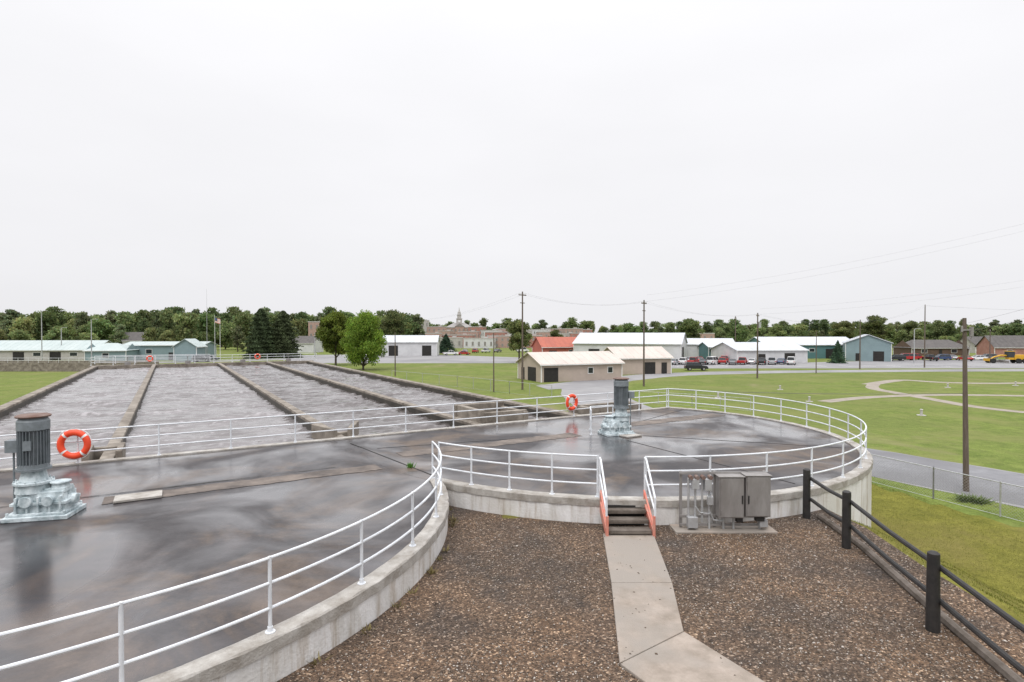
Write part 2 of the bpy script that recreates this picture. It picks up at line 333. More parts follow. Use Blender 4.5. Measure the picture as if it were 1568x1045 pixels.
# ------------------------------------------------------------ tanks
def clipdeck(C,r,n=180):
    pts=[]
    P=[C+Vector((math.cos(2*math.pi*i/n)*r,math.sin(2*math.pi*i/n)*r,0)) for i in range(n)]
    f=lambda p:(p-P0).dot(U)
    for i in range(n):
        a,b=P[i],P[(i+1)%n]; fa,fb=f(a),f(b)
        if fa<=0: pts.append(a)
        if fa*fb<0: t=fa/(fa-fb); pts.append(a+(b-a)*t)
    return pts
def tank(name,C,r,z,a_from,a_to):
    e=empty(name)
    pts=clipdeck(C,r)
    b=MB(); n=len(pts)
    b.add([(p.x,p.y,z) for p in pts],[tuple(range(n))]); d=b.build('deck',[M['deck']],e)
    b=MB(); b.add([(p.x,p.y,-0.1) for p in pts]+[(p.x,p.y,z-0.003) for p in pts],[(i,(i+1)%n,n+(i+1)%n,n+i) for i in range(n)])
    b.build('outer_wall',[M['wall']],e,smooth=True)
    b=MB(); N=160; vs=[]
    for i in range(N+1):
        a=a_from+(a_to-a_from)*i/N; c,s_=math.cos(a),math.sin(a); j=0.007*math.sin(i*1.7)+0.006*math.sin(i*4.1); ch=random.choice((0,0,0,0.012,0.02))
        for rr,zz in ((r+0.035+j-ch,z-0.14-ch),(r+0.035+j-ch,z+0.03-ch),(r+0.015+j-ch,z+0.045),(r-0.28+j*.6,z+0.045),(r-0.30+j*.6,z+0.035),(r-0.30+j*.6,z-0.02)):
            vs.append((C.x+c*rr,C.y+s_*rr,zz))
    fs=[]
    for i in range(N):
        for k in range(5): q=i*6+k; fs.append((q,q+1,q+7,q+6))
    fs+=[(0,1,2,3,4,5),tuple(N*6+k for k in (5,4,3,2,1,0))]
    b.add(vs,fs); b.build('rim_kerb',[M['kerb']],e)
    return e
A=Vector((-2.18,16.62,0))
angL0=math.atan2(A.y-CL.y,A.x-CL.x)
aA=math.atan2(A.y-CR.y,A.x-CR.x)
hc=(CR-P0).dot(U); sc=(CR-P0).dot(V); sR=sc+math.sqrt((RR-0.15)**2-hc**2)
E=ST(sR,0); aE=math.atan2(E.y-CR.y,E.x-CR.x)
tankL=tank('circular_tank',CL,RL,DECK,angL0,R(-200))
tankR=tank('circular_tank',CR,RR,DECK+0.004,aA,aE)
flat('connecting_deck',[ST(-4.5,0),ST(1.5,0),ST(1.5,-4),A+Vector((-.35,1.2,0)),ST(-6,-4)],DECK-0.004,M['deck'])

def railing_line(name,pts,spacing,h=1.06,base=DECK+0.045,levels=(1.06,0.70,0.34),r=0.024):
    b=MB(); L=[0]
    for i in range(1,len(pts)): L.append(L[-1]+(pts[i]-pts[i-1]).length)
    for lv in levels: b.pipe([p+Vector((0,0,base+lv)) for p in pts],r,8)
    n=max(1,round(L[-1]/spacing))
    for k in range(n+1):
        t=L[-1]*k/n; i=max(j for j in range(len(L)) if L[j]<=t+1e-6); i=min(i,len(pts)-2)
        u=(t-L[i])/(L[i+1]-L[i]); p=pts[i].lerp(pts[i+1],u)
        b.cyl(p+Vector((0,0,base-0.03)),p+Vector((0,0,base+h+0.02)),r*1.15,n=10)
        b.cyl(p+Vector((0,0,base-0.02)),p+Vector((0,0,base+0.012)),r*3.0,n=12)
        b.cyl(p+Vector((0,0,base-0.02)),p+Vector((0,0,base+0.08)),r*1.6,n=10)
    return b.build(name,[M['rail']],smooth=True)
def arc(C,r,a0,a1,n=60): return [C+Vector((math.cos(a0+(a1-a0)*i/n)*r,math.sin(a0+(a1-a0)*i/n)*r,0)) for i in range(n+1)]
railing_line('metal_railing',arc(CL,RL-0.17,angL0+R(0.5),R(-190),110),1.82)
rr=RR-0.17
aS0=-math.acos((2.22-CR.x)/rr); aS1=-math.acos((3.45-CR.x)/rr)
aA2=aA if aA<0 else aA-2*math.pi
railing_line('metal_railing',arc(CR,rr,aA2+R(0.5),aS0,40),1.35)
railing_line('metal_railing',arc(CR,rr,aS1,aE,80),1.75)
railing_line('metal_railing',[ST(-30+i*(30+sR)/60,-0.12) for i in range(61)],2.25)
b=MB(); a,c=-32,sR+0.1
b.box(ST((a+c)/2,-0.08,DECK-0.02),(c-a,0.34,0.13),TH)
b.build('basin_edge_kerb',[M['kerb']])

def band(name,s0,s1,t,w,z,m,jit=.035):
    b=MB(); n=60; vs=[];fs=[]; j=[0,0]
    for i in range(n+1):
        s=s0+(s1-s0)*i/n; j=[x*.6+random.uniform(-jit,jit) for x in j]; vs+=[ST(s,t-w/2+j[0],z),ST(s,t+w/2+j[1],z)]
    for i in range(n): fs.append((2*i,2*i+2,2*i+3,2*i+1))
    b.add(vs,fs); return b.build(name,[m])
band('deck_beam_band',-8.6,-1.4,-5.6,0.75,DECK+0.010,M['strip'])
band('deck_beam_band',-0.2,7.6,-4.2,0.85,DECK+0.012,M['strip'],.05)
band('deck_beam_band',10.0,17.6,-3.4,0.95,DECK+0.012,M['strip'],.05)
band('stain_streak',-16,-2.6,-4.95,0.05,DECK+0.012,M['dark'],.02)
b=MB(); b.box(Vector((-4.35,19.6,DECK+0.004)),(0.05,6.2,0.016),R(38))
for k in (0.9,2.25,3.5,5.2,-.35):
    d=Vector((math.cos(k),math.sin(k),0)); m_=CR+d*5.6
    if (m_+d*3.4-P0).dot(U)<-.2: b.box(Vector((m_.x,m_.y,DECK+0.007)),(7.4,0.025,0.012),k)
b.build('expansion_joint',[M['dark']])
def slab(p,w,l,rot,z0,h=0.06,name='hatch_slab'):
    b=MB(); b.box((p[0],p[1],z0+h/2),(w,l,h),rot); return b.build(name,[M['kerb']],bevel=0.01)
slab((-9.72,14.75),1.05,0.62,TH,DECK+0.012); slab((-12.0,12.35),1.2,0.7,TH,DECK)
slab((4.9,23.6),0.8,0.6,TH,DECK+0.01)

def mixer(loc,rot):
    e=empty('mixer_drive',loc,rot); c=-0.22
    b=MB()
    b.box((0,0,0.05),(1.30,0.95,0.10)); b.box((0.0,0,0.13),(1.18,0.80,0.06))
    b.build('base_frame',[M['gear']],e,bevel=0.015)
    b=MB()
    b.box((0.02,0,0.38),(1.02,0.62,0.46),top=0.9); b.box((0.02,0,0.36),(1.12,0.70,0.07)); b.box((0.28,0,0.62),(0.46,0.46,0.10),top=.9)
    b.cyl((c,0,0.58),(c,0,0.78),0.36,0.33,24); b.cyl((c,0,0.78),(c,0,0.84),0.39,0.39,24)
    b.cyl((c,0,0.84),(c,0,1.10),0.28,0.22,24)
    b.cyl((0.32,0,0.64),(0.32,0,0.76),0.19,0.16,20); b.cyl((0.32,0,0.76),(0.32,0,0.80),0.21,0.21,20)
    for s_ in(-1,1):
        for x in(-.42,-.2,.02,.25,.46): b.box((x,s_*0.325,0.34),(0.045,0.09,0.36))
        b.cyl((0.22,s_*0.25,0.42),(0.22,s_*0.40,0.42),0.12,0.12,14); b.cyl((-0.22,s_*0.25,0.42),(-0.22,s_*0.40,0.42),0.13,0.13,14)
    for k in range(12):
        a=k*math.pi/6; b.cyl((c+.36*math.cos(a),.36*math.sin(a),0.84),(c+.36*math.cos(a),.36*math.sin(a),0.88),0.02,n=6)
    b.cyl((0.50,0,0.36),(0.66,0,0.36),0.14,0.12,16)
    for sx in (-.56,.56):
        for sy in (-.39,.39): b.cyl((sx,sy,0.10),(sx,sy,0.2),0.035,n=6)
    b.build('gearbox',[M['gear']],e,smooth=True,bevel=0.012)
    b=MB()
    b.cyl((c,0,1.10),(c,0,1.15),0.34,0.34,24); b.cyl((c,0,1.15),(c,0,2.14),0.24,0.24,28)
    for k in range(28):
        a=2*math.pi*k/28; b.box((c+.268*math.cos(a),.268*math.sin(a),1.62),(0.075,0.010,0.80),a)
    b.cyl((c,0,2.04),(c,0,2.24),0.315,0.315,28); b.cyl((c,0,2.24),(c,0,2.34),0.315,0.25,28)
    b.cyl((c,0,1.15),(c,0,1.24),0.30,0.30,24)
    b.box((c-0.40,0.05,1.66),(0.26,0.28,0.28)); b.cyl((c-0.42,0.05,1.52),(c-0.42,0.05,0.1),0.022,n=8)
    b.box((c+0.02,-0.31,1.70),(0.16,0.04,0.22))
    b.build('motor',[M['motor']],e,smooth=True)
    b=MB(); b.cyl((c,0,2.36),(c,0,2.39),0.345,0.30,28); b.cyl((c,0,2.33),(c,0,2.36),0.33,0.345,28); b.build('rain_cap',[M['rust']],e,smooth=True)
    return e
mixer((CL.x+0.10,CL.y-0.05,DECK+0.004),R(14))
mixer((4.42,24.05,DECK+0.008),R(196))
railing_line('mixer_guard_rail',[Vector((3.35,24.0,0)),Vector((3.5,25.4,0)),Vector((4.6,25.9,0))],1.4,h=1.0,levels=(1.0,0.55),base=DECK)

def ring(p,rot,D=0.84):
    e=empty('life_ring',p,rot); n,m=40,12; vs=[]
    Rm=D*0.39; r=D*0.105
    b=MB()
    for i in range(n):
        a=2*math.pi*i/n
        for j in range(m):
            t=2*math.pi*j/m; q=Rm+r*math.cos(t); vs.append((q*math.cos(a),r*0.8*math.sin(t),q*math.sin(a)))
    b.v=vs
    for i in range(n):
        for j in range(m):
            b.f.append((i*m+j,((i+1)%n)*m+j,((i+1)%n)*m+(j+1)%m,i*m+(j+1)%m)); b.m.append(1 if (i%10) in (4,) else 0)
    b.build('ring',[M['orange'],M['white']],e,smooth=True)
    b=MB(); pts=[]
    for i in range(41):
        a=2*math.pi*i/40; q=D*0.5+0.03*abs(math.sin(2*a)); pts.append((q*math.cos(a),0,q*math.sin(a)))
    b.pipe(pts,0.010,6); b.build('grab_rope',[M['white']],e)
pr=ST(-9.8,-0.26,0); ring((pr.x,pr.y,DECK+0.68),TH-R(18),0.98)
pr=ST(10.35,-0.24,0); ring((pr.x,pr.y,DECK+0.78),TH+R(8),0.85)

def stairs():
    e=empty('access_stairs')
    b=MB(); x0,x1=2.28,3.40; cx=(x0+x1)/2; Y=-0.08
    for y,z in zip([14.42,14.12,13.82],[3.55,3.40,3.25]):
        b.box((cx,y+Y,z-0.02),(x1-x0-0.1,0.30,0.04)); b.box((cx,y-0.16+Y,z-0.05),(x1-x0-0.1,0.02,0.05))
    b.build('treads',[M['timber']],e)
    b=MB()
    for x in (x0,x1):
        vs=[(x-.03,14.54,3.70),(x-.03,14.54,3.40),(x-.03,13.52,3.10),(x-.03,13.52,3.28)]
        vs2=[(v[0]+.06,v[1],v[2]) for v in vs]
        b.add(vs+vs2,[(0,1,2,3),(7,6,5,4),(0,4,5,1),(1,5,6,2),(2,6,7,3),(3,7,4,0)])
        b.cyl((x,13.54,3.1),(x,13.54,3.62),0.034,n=10); b.cyl((x,14.52,3.45),(x,14.52,3.9),0.034,n=10)
        b.pipe([(x,14.58,3.95),(x,13.54,3.35)],0.026)
    b.build('stringers',[M['red']],e)
    b=MB()
    for x in (x0-.02,x1+.02):
        b.cyl((x,13.54,3.62),(x,13.54,4.05),0.028,n=10); b.cyl((x,14.58,3.7),(x,14.58,4.80),0.03,n=10)
        b.pipe([(x,14.58,4.79),(x,14.42,4.76),(x,13.54,4.05)],0.026); b.pipe([(x,14.58,4.36),(x,13.54,3.72)],0.022)
    b.build('handrails',[M['rail']],e,smooth=True)
    b=MB(); b.box((cx,14.44,3.35),(1.06,0.05,0.52)); b.build('riser_back',[M['dark']],e)
stairs()

def panels():
    e=empty('electrical_panel_stand',(0,0,0)); y=14.10
    b=MB()
    for x in (4.23,5.08,6.32): b.box((x,y+.12,3.1+.72),(0.06,0.06,1.44))
    b.box((5.28,y+.06,4.50),(2.2,0.05,0.06)); b.box((5.28,y+.06,3.42),(2.2,0.05,0.06)); b.box((5.28,y+.02,3.22),(2.2,0.04,0.05))
    b.build('frame',[M['steel']],e)
    b=MB()
    for cx,w,h,zc in ((5.37,0.60,1.0,3.97),(6.02,0.60,1.0,4.0)):
        b.box((cx,y-.12,zc),(w,0.28,h)); b.box((cx,y-.27,zc),(w-.05,0.02,h-.05))
        b.box((cx,y-.12,zc+h/2+.012),(w+.05,0.34,0.024))
        for dz in (-.35,.35): b.cyl((cx-w/2+.03,y-.285,zc+dz-.05),(cx-w/2+.03,y-.285,zc+dz+.05),.014,n=6)
    b.build('cabinets',[M['steel']],e,bevel=0.008)
    b=MB()
    for cx in (5.62,5.77): b.box((cx,y-.295,3.93),(0.025,0.03,0.20))
    b.box((5.60,y-.13,3.40),(0.14,0.14,0.12)); b.box((6.1,y-.13,3.42),(0.2,0.14,0.1))
    b.build('handles',[M['black']],e)
    b=MB()
    for x,z0,z1 in ((4.38,3.12,4.4),(4.55,3.12,4.35),(4.72,3.3,4.4),(4.9,3.12,4.3),(5.25,3.1,3.5),(5.5,3.1,3.5),(6.15,3.1,3.5)): b.cyl((x,y-.03,z0),(x,y-.03,z1),0.030,n=8)
    b.box((4.53,y-.08,4.27),(0.17,0.15,0.24)); b.box((4.84,y-.08,4.25),(0.17,0.15,0.28)); b.box((4.46,y-.08,3.32),(0.24,0.16,0.26)); b.box((4.9,y-.08,3.85),(0.13,0.12,0.2)); b.box((6.2,y-.1,3.3),(0.2,0.14,0.16))
    b.pipe([(4.9,y-.03,3.6),(5.0,y-.06,3.36),(5.25,y-.06,3.34)],.022); b.pipe([(4.55,y-.05,3.7),(4.65,y-.08,3.55),(4.9,y-.08,3.52)],.018)
    b.build('conduits_and_boxes',[M['steel2']],e,bevel=0.006)
    b=MB()
    for x in (4.42,4.57,4.72,4.9): b.cyl((x,y-.16,4.43),(x,y+.0,4.43),0.05,n=10)
    b.build('switch_caps',[M['rust']],e)
    b=MB(); b.box((5.25,y+.02,3.1),(2.5,0.6,0.07)); b.build('pad',[M['path']],e,bevel=0.01)
panels()

def pipe_fence():
    e=empty('post_and_rail_fence')
    P=[(7.80,15.0),(7.62,12.9),(6.93,9.3),(6.35,5.9),(5.9,2.6),(5.6,-1)]
    b=MB()
    for i,(x,y) in enumerate(P):
        b.cyl((x,y,3.0),(x,y,4.38),0.095 if i<2 else 0.105,0.09,14); b.cyl((x,y,4.38),(x,y,4.41),0.09,0.05,14)
    b.build('posts',[M['black']],e,smooth=True)
    b=MB()
    for i in range(len(P)-1):
        a,c=P[i],P[i+1]
        for z,r in ((4.15,0.045),(3.60,0.045)):
            b.pipe([(a[0]+.1,a[1],z),((a[0]+c[0])/2+.1,(a[1]+c[1])/2,z-0.03),(c[0]+.1,c[1],z)],r,8)
    b.build('rails',[M['black']],e,smooth=True)
    b=MB()
    for i in range(len(P)-1):
        a,c=P[i],P[i+1]; b.pipe([(a[0]+.35,a[1],3.14),(c[0]+.35,c[1],3.14)],0.085,8)
    b.build('edging_logs',[M['timber']],e,smooth=True)
pipe_fence()

# ------------------------------------------------------------ basins
SW=[-15.5,-9.0,-1.1,5.35,11.2]; TL=68.0
def basins():
    e=empty('aeration_basins')
    b=MB()
    for i,s in enumerate(SW):
        w=0.55 if i in(0,4) else 0.42
        b.box(ST(s,TL/2+0.2,DECK/2),(w,TL,DECK),TH)
    b.box(ST((SW[0]+SW[-1])/2,TL+0.5,DECK/2+0.01),(SW[-1]-SW[0]+1.5,0.9,DECK),TH)
    b.box(ST((SW[0]-16+SW[-1])/2,0.32,DECK/2-0.06),(SW[-1]-SW[0]+16.2,0.45,DECK-0.08),TH)
    b.build('dividing_walls',[M['basin']],e,bevel=0.03)
    b=MB()
    for i,s in enumerate(SW):
        w=(0.55 if i in(0,4) else 0.42)+0.012
        b.box(ST(s,TL/2+0.2,(DECK-0.14)/2),(w,TL-0.6,DECK-0.14),TH)
    b.build('wet_sides',[M['basinside']],e)
basins()
def water():
    W_,H_=SW[-1]-SW[0],TL; dx=0.13; n,m=int(W_/dx),int(H_/dx)
    def field(l0,l1,aniso=1.0):
        f=rng.normal(size=(m,n)); Fq=np.fft.fft2(f); ky=np.fft.fftfreq(m,dx)[:,None]; kx=np.fft.fftfreq(n,dx)[None,:]
        k=np.hypot(kx*aniso,ky)+1e-9; lam=1/k; w=np.exp(-((np.log(lam)-np.log(math.sqrt(l0*l1)))/(0.5*np.log(l1/l0)))**2)
        g=np.real(np.fft.ifft2(Fq*w)); return g/g.std()
    big_=field(3,9,1.5); f1=field(.6,1.9,2.2)
    s=np.linspace(SW[0],SW[-1],n); t=np.linspace(.3,TL,m); S,T=np.meshgrid(s,t)
    right=S>SW[2]
    h=f1*0.034*np.clip(1+.5*big_,.25,2)+field(.35,.7,1.3)*0.007
    calm=np.where(right,1.0,.85)
    foam=np.clip((f1*.7+.9*field(.3,.8)+.5*big_-1.5)*.4,0,.6)*np.where(right,.6,.8)+np.where(right,.02,.20)
    X=P0.x+V.x*S+U.x*T; Y=P0.y+V.y*S+U.y*T; Z=DECK-0.44+h*calm
    Vv=np.stack([X,Y,Z],-1).reshape(-1,3); idx=np.arange(n*m).reshape(m,n)
    Fc=np.stack([idx[:-1,:-1],idx[:-1,1:],idx[1:,1:],idx[1:,:-1]],-1).reshape(-1,4)
    fo=foam.reshape(-1,1); tone=np.concatenate([fo,fo,fo,np.ones_like(fo)],1)
    link('water',scatter_mesh('water',Vv,Fc,tone,M['water'],4,True))
water()
def inlet(s,t,kind):
    e=empty('concrete_inlet_box'); b=MB()
    if kind==0:
        b.box(ST(s-0.5,t+0.8,DECK-0.06),(0.2,1.7,0.6),TH); b.box(ST(s+0.45,t+0.8,DECK-0.06),(0.2,1.7,0.6),TH); b.box(ST(s,t+1.6,DECK-0.12),(0.9,0.2,0.5),TH)
    elif kind==1:
        b.box(ST(s-0.5,t+1.0,DECK+0.0),(0.2,2.0,0.62),TH+R(14)); b.box(ST(s+0.75,t+1.0,DECK+0.0),(0.2,2.0,0.62),TH-R(24)); b.box(ST(s+0.1,t+0.5,DECK-0.15),(1.0,0.2,0.5),TH)
    else:
        b.box(ST(s,t+1.4,DECK+0.12),(0.28,2.6,0.95),TH); b.box(ST(s+1.3,t+0.3,DECK+0.05),(2.6,0.24,0.8),TH); b.box(ST(s+2.5,t+1.4,DECK),(0.26,2.6,0.75),TH); b.box(ST(s+1.2,t+2.7,DECK+0.12),(2.9,0.28,0.95),TH)
    b.build('walls',[M['basin']],e,bevel=0.03)
inlet(SW[1]-0.1,0.5,0); inlet(SW[2]+0.1,0.5,1); inlet(SW[3]+0.3,0.5,2)
b=MB(); b.box(ST(13.5,1.3,DECK-0.4),(4.2,0.3,1.5),TH); b.box(ST(11.9,0.8,DECK-0.4),(0.3,1.2,1.5),TH); b.box(ST(15.4,0.8,DECK-0.4),(0.3,1.2,1.5),TH); b.box(ST(13.5,0.9,1.5),(4.2,1.3,3.0),TH); b.build('outfall_channel',[M['basin']])
railing_line('metal_railing',[ST(-16+i*28.5/20,TL+0.7) for i in range(21)],2.4,r=0.03)
railing_line('metal_railing',[ST(-16+i*14/10,TL+5.0) for i in range(11)],2.4,r=0.03)
b=MB(); b.box(ST(-4,TL+3.2,1.6),(24,4.4,3.3),TH); b.build('basin_end_structure',[M['basin']])
for s in (-9.5,4.0):
    p=ST(s,TL+0.45); ring((p.x,p.y,DECK+0.8),TH,0.85)
for s in (-12,-5,2,8.3):
    p=ST(s,TL+0.3); b=MB(); b.box((0,0,0.2),(0.7,0.12,0.4)); b.cyl((0,0,0.4),(0,0,1.1),0.04,n=8); b.cyl((0,0,1.05),(0,0,1.09),0.22,n=14)
    b.build('sluice_gate',[M['steel']],loc=(p.x,p.y,DECK+0.015),rotz=TH)

# ------------------------------------------------------------ gravel pebbles & blades
path_poly=[(2.2,13.72),(1.93,11),(1.58,8.3),(3.6,4.9),(4.75,5.6),(2.80,9.2),(3.12,11),(3.43,13.72)]
def inpoly(x,y,P):
    ins=np.zeros_like(x,bool); n=len(P)
    for i in range(n):
        x0,y0=P[i];x1,y1=P[(i+1)%n]
        c=((y0>y)!=(y1>y))&(x<(x1-x0)*(y-y0)/((y1-y0)+1e-12)+x0); ins^=c
    return ins
def pebbles():
    n=80000; x=rng.uniform(-4,8.7,n); y=15.4-rng.uniform(0,1,n)**1.0*9.8
    keep=(np.hypot(x-CL.x,y-CL.y)>RL+0.06)&(np.hypot(x-CR.x,y-CR.y)>RR+0.06)&(~inpoly(x,y,path_poly)|(rng.uniform(0,1,n)<.02))&inpoly(x,y,gp)
    pat=np.sin(x*1.3+1)+np.sin(y*1.1+x*.7)+np.sin(x*2.7-y*1.9)*.6+(x>3)*.8
    keep&=(rng.uniform(-2.2,1.6,n)<pat)
    x=x[keep];y=y[keep];n=len(x); onp=inpoly(x,y,path_poly)
    s=rng.uniform(0.007,0.018,n)*(1+(rng.uniform(0,1,n)>0.94)*0.7)
    base=np.array([[1,0,0],[0,1,0],[-1,0,0],[0,-1,0],[0,0,1],[0,0,-1]],float)
    V=base[None]*np.stack([s*rng.uniform(.7,1.5,n),s*rng.uniform(.6,1.2,n),s*rng.uniform(.4,.8,n)],1)[:,None,:]
    a=rng.uniform(0,6.28,n); ca,sa=np.cos(a)[:,None],np.sin(a)[:,None]
    X=V[...,0]*ca-V[...,1]*sa; Y=V[...,0]*sa+V[...,1]*ca
    V=np.stack([X+x[:,None],Y+y[:,None],V[...,2]+(GRAV+0.004+onp*0.046)[:,None]],-1).reshape(-1,3)
    f=np.array([[0,1,4],[1,2,4],[2,3,4],[3,0,4],[1,0,5],[2,1,5],[3,2,5],[0,3,5]])
    Fc=(f[None]+(np.arange(n)*6)[:,None,None]).reshape(-1,3)
    light=(x>3.0)|(y<9)
    c=np.array([[.10,.073,.052],[.15,.118,.093],[.26,.225,.19],[.44,.40,.36],[.05,.038,.029]])
    k=np.where(light,rng.choice(5,n,p=[.40,.25,.15,.07,.13]),rng.choice(5,n,p=[.48,.24,.09,.03,.16]))
    c=c[k]
    tone=np.repeat(np.concatenate([c,np.ones((n,1))],1),6,0)
    link('gravel_stones',scatter_mesh('gravel_stones',V,Fc,tone,M['pebble'],3))
pebbles()
def blades():
    n=110000; x=rng.uniform(8.9,20,n); y=rng.uniform(8,31,n)
    h=bankh(x,y)
    keep=(np.hypot(x-CR.x,y-CR.y)>RR+0.1)&(x<19.9+(27.3-y)*0.3)&(np.abs(x)<y*1.05)
    x=x[keep];y=y[keep];h=h[keep];n=len(x)
    a=rng.uniform(0,6.28,n); w=rng.uniform(.004,.010,n); hh=rng.uniform(.02,.055,n)
    lx=rng.normal(0,.025,n); ly=rng.normal(0,.025,n)
    V0=np.stack([x-np.cos(a)*w,y-np.sin(a)*w,h-.03],1);V1=np.stack([x+np.cos(a)*w,y+np.sin(a)*w,h-.03],1);V2=np.stack([x+lx,y+ly,h+hh],1)
    VV=np.stack([V0,V1,V2],1).reshape(-1,3); Fc=np.arange(3*n).reshape(-1,3)
    c=np.array([[.14,.145,.025],[.11,.13,.022],[.17,.16,.04],[.19,.16,.07]])[rng.choice(4,n,p=[.4,.3,.2,.1])]
    tone=np.repeat(np.concatenate([c,np.ones((n,1))],1),3,0)
    link('grass',scatter_mesh('grass',VV,Fc,tone,M['blade'],3))
blades()
def weed(p,h,name='weed_plant',n=60,sp=0.12,col=(.08,.2,.03)):
    x=rng.normal(0,sp,n);y=rng.normal(0,sp,n);a=rng.uniform(0,6.28,n);w=h*0.12
    V0=np.stack([x*.5-np.cos(a)*w,y*.5-np.sin(a)*w,np.zeros(n)],1);V1=np.stack([x*.5+np.cos(a)*w,y*.5+np.sin(a)*w,np.zeros(n)],1);V2=np.stack([x,y,rng.uniform(.4,1,n)*h],1)
    VV=np.stack([V0,V1,V2],1).reshape(-1,3); c=np.array([col]*n)*rng.uniform(.7,1.3,(n,1))
    link(name,scatter_mesh(name,VV,np.arange(3*n).reshape(-1,3),np.repeat(np.concatenate([c,np.ones((n,1))],1),3,0),M['blade'],3),loc=p)
weed((-3.25,18.1,DECK),0.2,n=40,sp=.07)
for k in range(16):
    a=rng.uniform(-.75,.25); weed((CL.x+(RL+.12)*math.cos(a),CL.y+(RL+.12)*math.sin(a),GRAV),.12,'dry_weeds',16,.10,(.17,.14,.06))

# ------------------------------------------------------------ roads
rv=37.4
def RV(v,u): return V*v+U*u
ribbon('road',[RV(rv,-40),RV(rv,-10),RV(rv,12),RV(rv+0.3,30),RV(rv+3,46),at(905,88),at(985,104),at(1075,112),at(1250,118),at(1600,122),at(2300,124)],8,0.012,M['asphalt2'],ws=[8,8,8,8,8,8,7,7,7,7,7])
ribbon('road',[RV(rv,-41),RV(rv,-10),RV(rv,20),RV(rv,38)],7.6,0.018,M['asphalt'])
flat('parking_lot',[at(985,128),at(1620,128),at(1900,140),at(1900,175),at(1380,168),at(1220,152),at(1030,158)],0.008,M['asphalt2'])
flat('parking_lot',[at(440,150),at(800,150),at(860,175),at(640,215),at(440,205)],0.008,M['asphalt2'])
flat('concrete_apron',[at(840,80),at(905,84),at(960,98),at(935,103),at(820,86)],0.016,M['asphalt2'])
ribbon('dirt_track',[at(1262,66),at(1330,70.5),at(1420,73),at(1500,73),at(1620,72),at(1800,74)],1.8,0.009,M['dirt'])
ribbon('dirt_track',[at(1340,90),at(1338,82),at(1378,75),at(1440,67),at(1500,61),at(1600,56),at(1750,52)],1.7,0.013,M['dirt'])
ribbon('dirt_track',[at(1330,88),at(1380,96),at(1440,92),at(1520,90),at(1640,92)],2.2,0.009,M['dirt'])
ribbon('road',[at(-400,128),at(0,140),at(200,150),at(430,170),at(560,190),at(700,240)],7,0.012,M['asphalt2'])
b=MB()
for k in range(14):
    c=at(1040+k*38,134); b.box((c.x,c.y+3,0.016),(0.12,5,0.004))
b.build('parking_stall_lines',[M['white']])

def chainlink(pts,h=1.5,sp=3.0,wires=True):
    e=empty('chain_link_fence'); b=MB(); w=MB()
    pts=[Vector((p[0],p[1],0)) for p in pts]
    for i in range(len(pts)-1):
        a,c=pts[i],pts[i+1]; L=(c-a).length; n=max(1,round(L/sp)); d=(c-a)/L
        for k in range(n+1): b.cyl(a+d*L*k/n,a+d*L*k/n+Vector((0,0,h+.05)),0.035,n=8)
        b.pipe([a+Vector((0,0,h)),c+Vector((0,0,h))],0.025,6)
        b.pipe([a+Vector((0,0,.05)),c+Vector((0,0,.05))],0.01,4)
        if wires:
            m=int(L/0.14); t=0.0045
            for k in range(-int(h/0.14),m):
                for sg in (0,1):
                    x0=k*0.14; x1=x0+h; z0,z1=(0.04,h) if sg==0 else (h,0.04)
                    if x0<0: z0=z0+(z1-z0)*(-x0/h); x0=0
                    if x1>L: z1=z0+(z1-z0)*((L-x0)/(x1-x0)); x1=L
                    p=a+d*x0+Vector((0,0,z0)); q=a+d*x1+Vector((0,0,z1)); up=Vector((0,0,t))
                    w.add([p-up,q-up,q+up,p+up],[(0,1,2,3)])
    b.build('posts_and_rail',[M['steel2']],e,smooth=True)
    if wires: w.build('wire_mesh',[M['steel2']],e)
chainlink([(17.2,38.5),(19.0,31),(20.3,27.3),(22.2,22),(26,12)],1.5,2.9)
chainlink([at(600,96),at(700,84),at(780,75),at(845,69)],1.6,4,wires=False)
chainlink([at(960,66),at(1060,62),at(1150,58)],1.3,4,wires=False)
for bb,d in ((1482,27.0),(1500,26.8)):
    p=at(bb,d); weed((p.x,p.y,0),0.3,'roadside_weeds',200,0.35,(.08,.115,.03))

# ------------------------------------------------------------ poles
def upole(b_,d,h,arm=True,trans=False,lean=0,r=0.15,light=False):
    p=at(b_,d); e=empty('utility_pole' if not light else 'street_lamp',p); e.rotation_euler[1]=lean
    b=MB(); b.cyl((0,0,-.1),(0,0,h),r,r*0.62,12); b.build('pole',[M['wood'] if not light else M['steel2']],e,smooth=True)
    if arm:
        b=MB(); b.box((0,0,h-.5),(1.7,0.1,0.12),0.9); b.box((0,0,h-1.6),(1.0,0.09,0.1),0.9); b.build('crossarm',[M['wood']],e)
        b=MB()
        for x in (-.75,-.35,.35,.75): b.cyl((x*math.cos(.9),x*math.sin(.9),h-.44),(x*math.cos(.9),x*math.sin(.9),h-.24),0.05,0.03,8)
        b.build('insulators',[M['stone']],e)
    if trans:
        b=MB(); b.cyl((0.35,0,h-2.6),(0.35,0,h-1.6),0.25,n=14); b.build('transformer',[M['steel2']],e,smooth=True)
    if light:
        b=MB(); b.pipe([(0,0,h-.1),(0.5,0,h+.1),(1.2,0,h+.15)],0.04,6); b.box((1.4,0,h+.12),(0.6,0.25,0.12)); b.build('lamp_head',[M['steel2']],e)
    return Vector((p.x,p.y,h))
pA=upole(800,80,13.8,True,False); pB=upole(986,85,12.9); pC=upole(1160,100,11.5,True,True); pD=upole(1317,125,10.9,True)
pE=upole(1416,131,14.5); pF=upole(1482,28.6,8.75,False,r=0.135,lean=R(-1.2)); pG=upole(756,77,8.0,False,r=0.1); pH=upole(605,105,8.1,False,r=0.12)
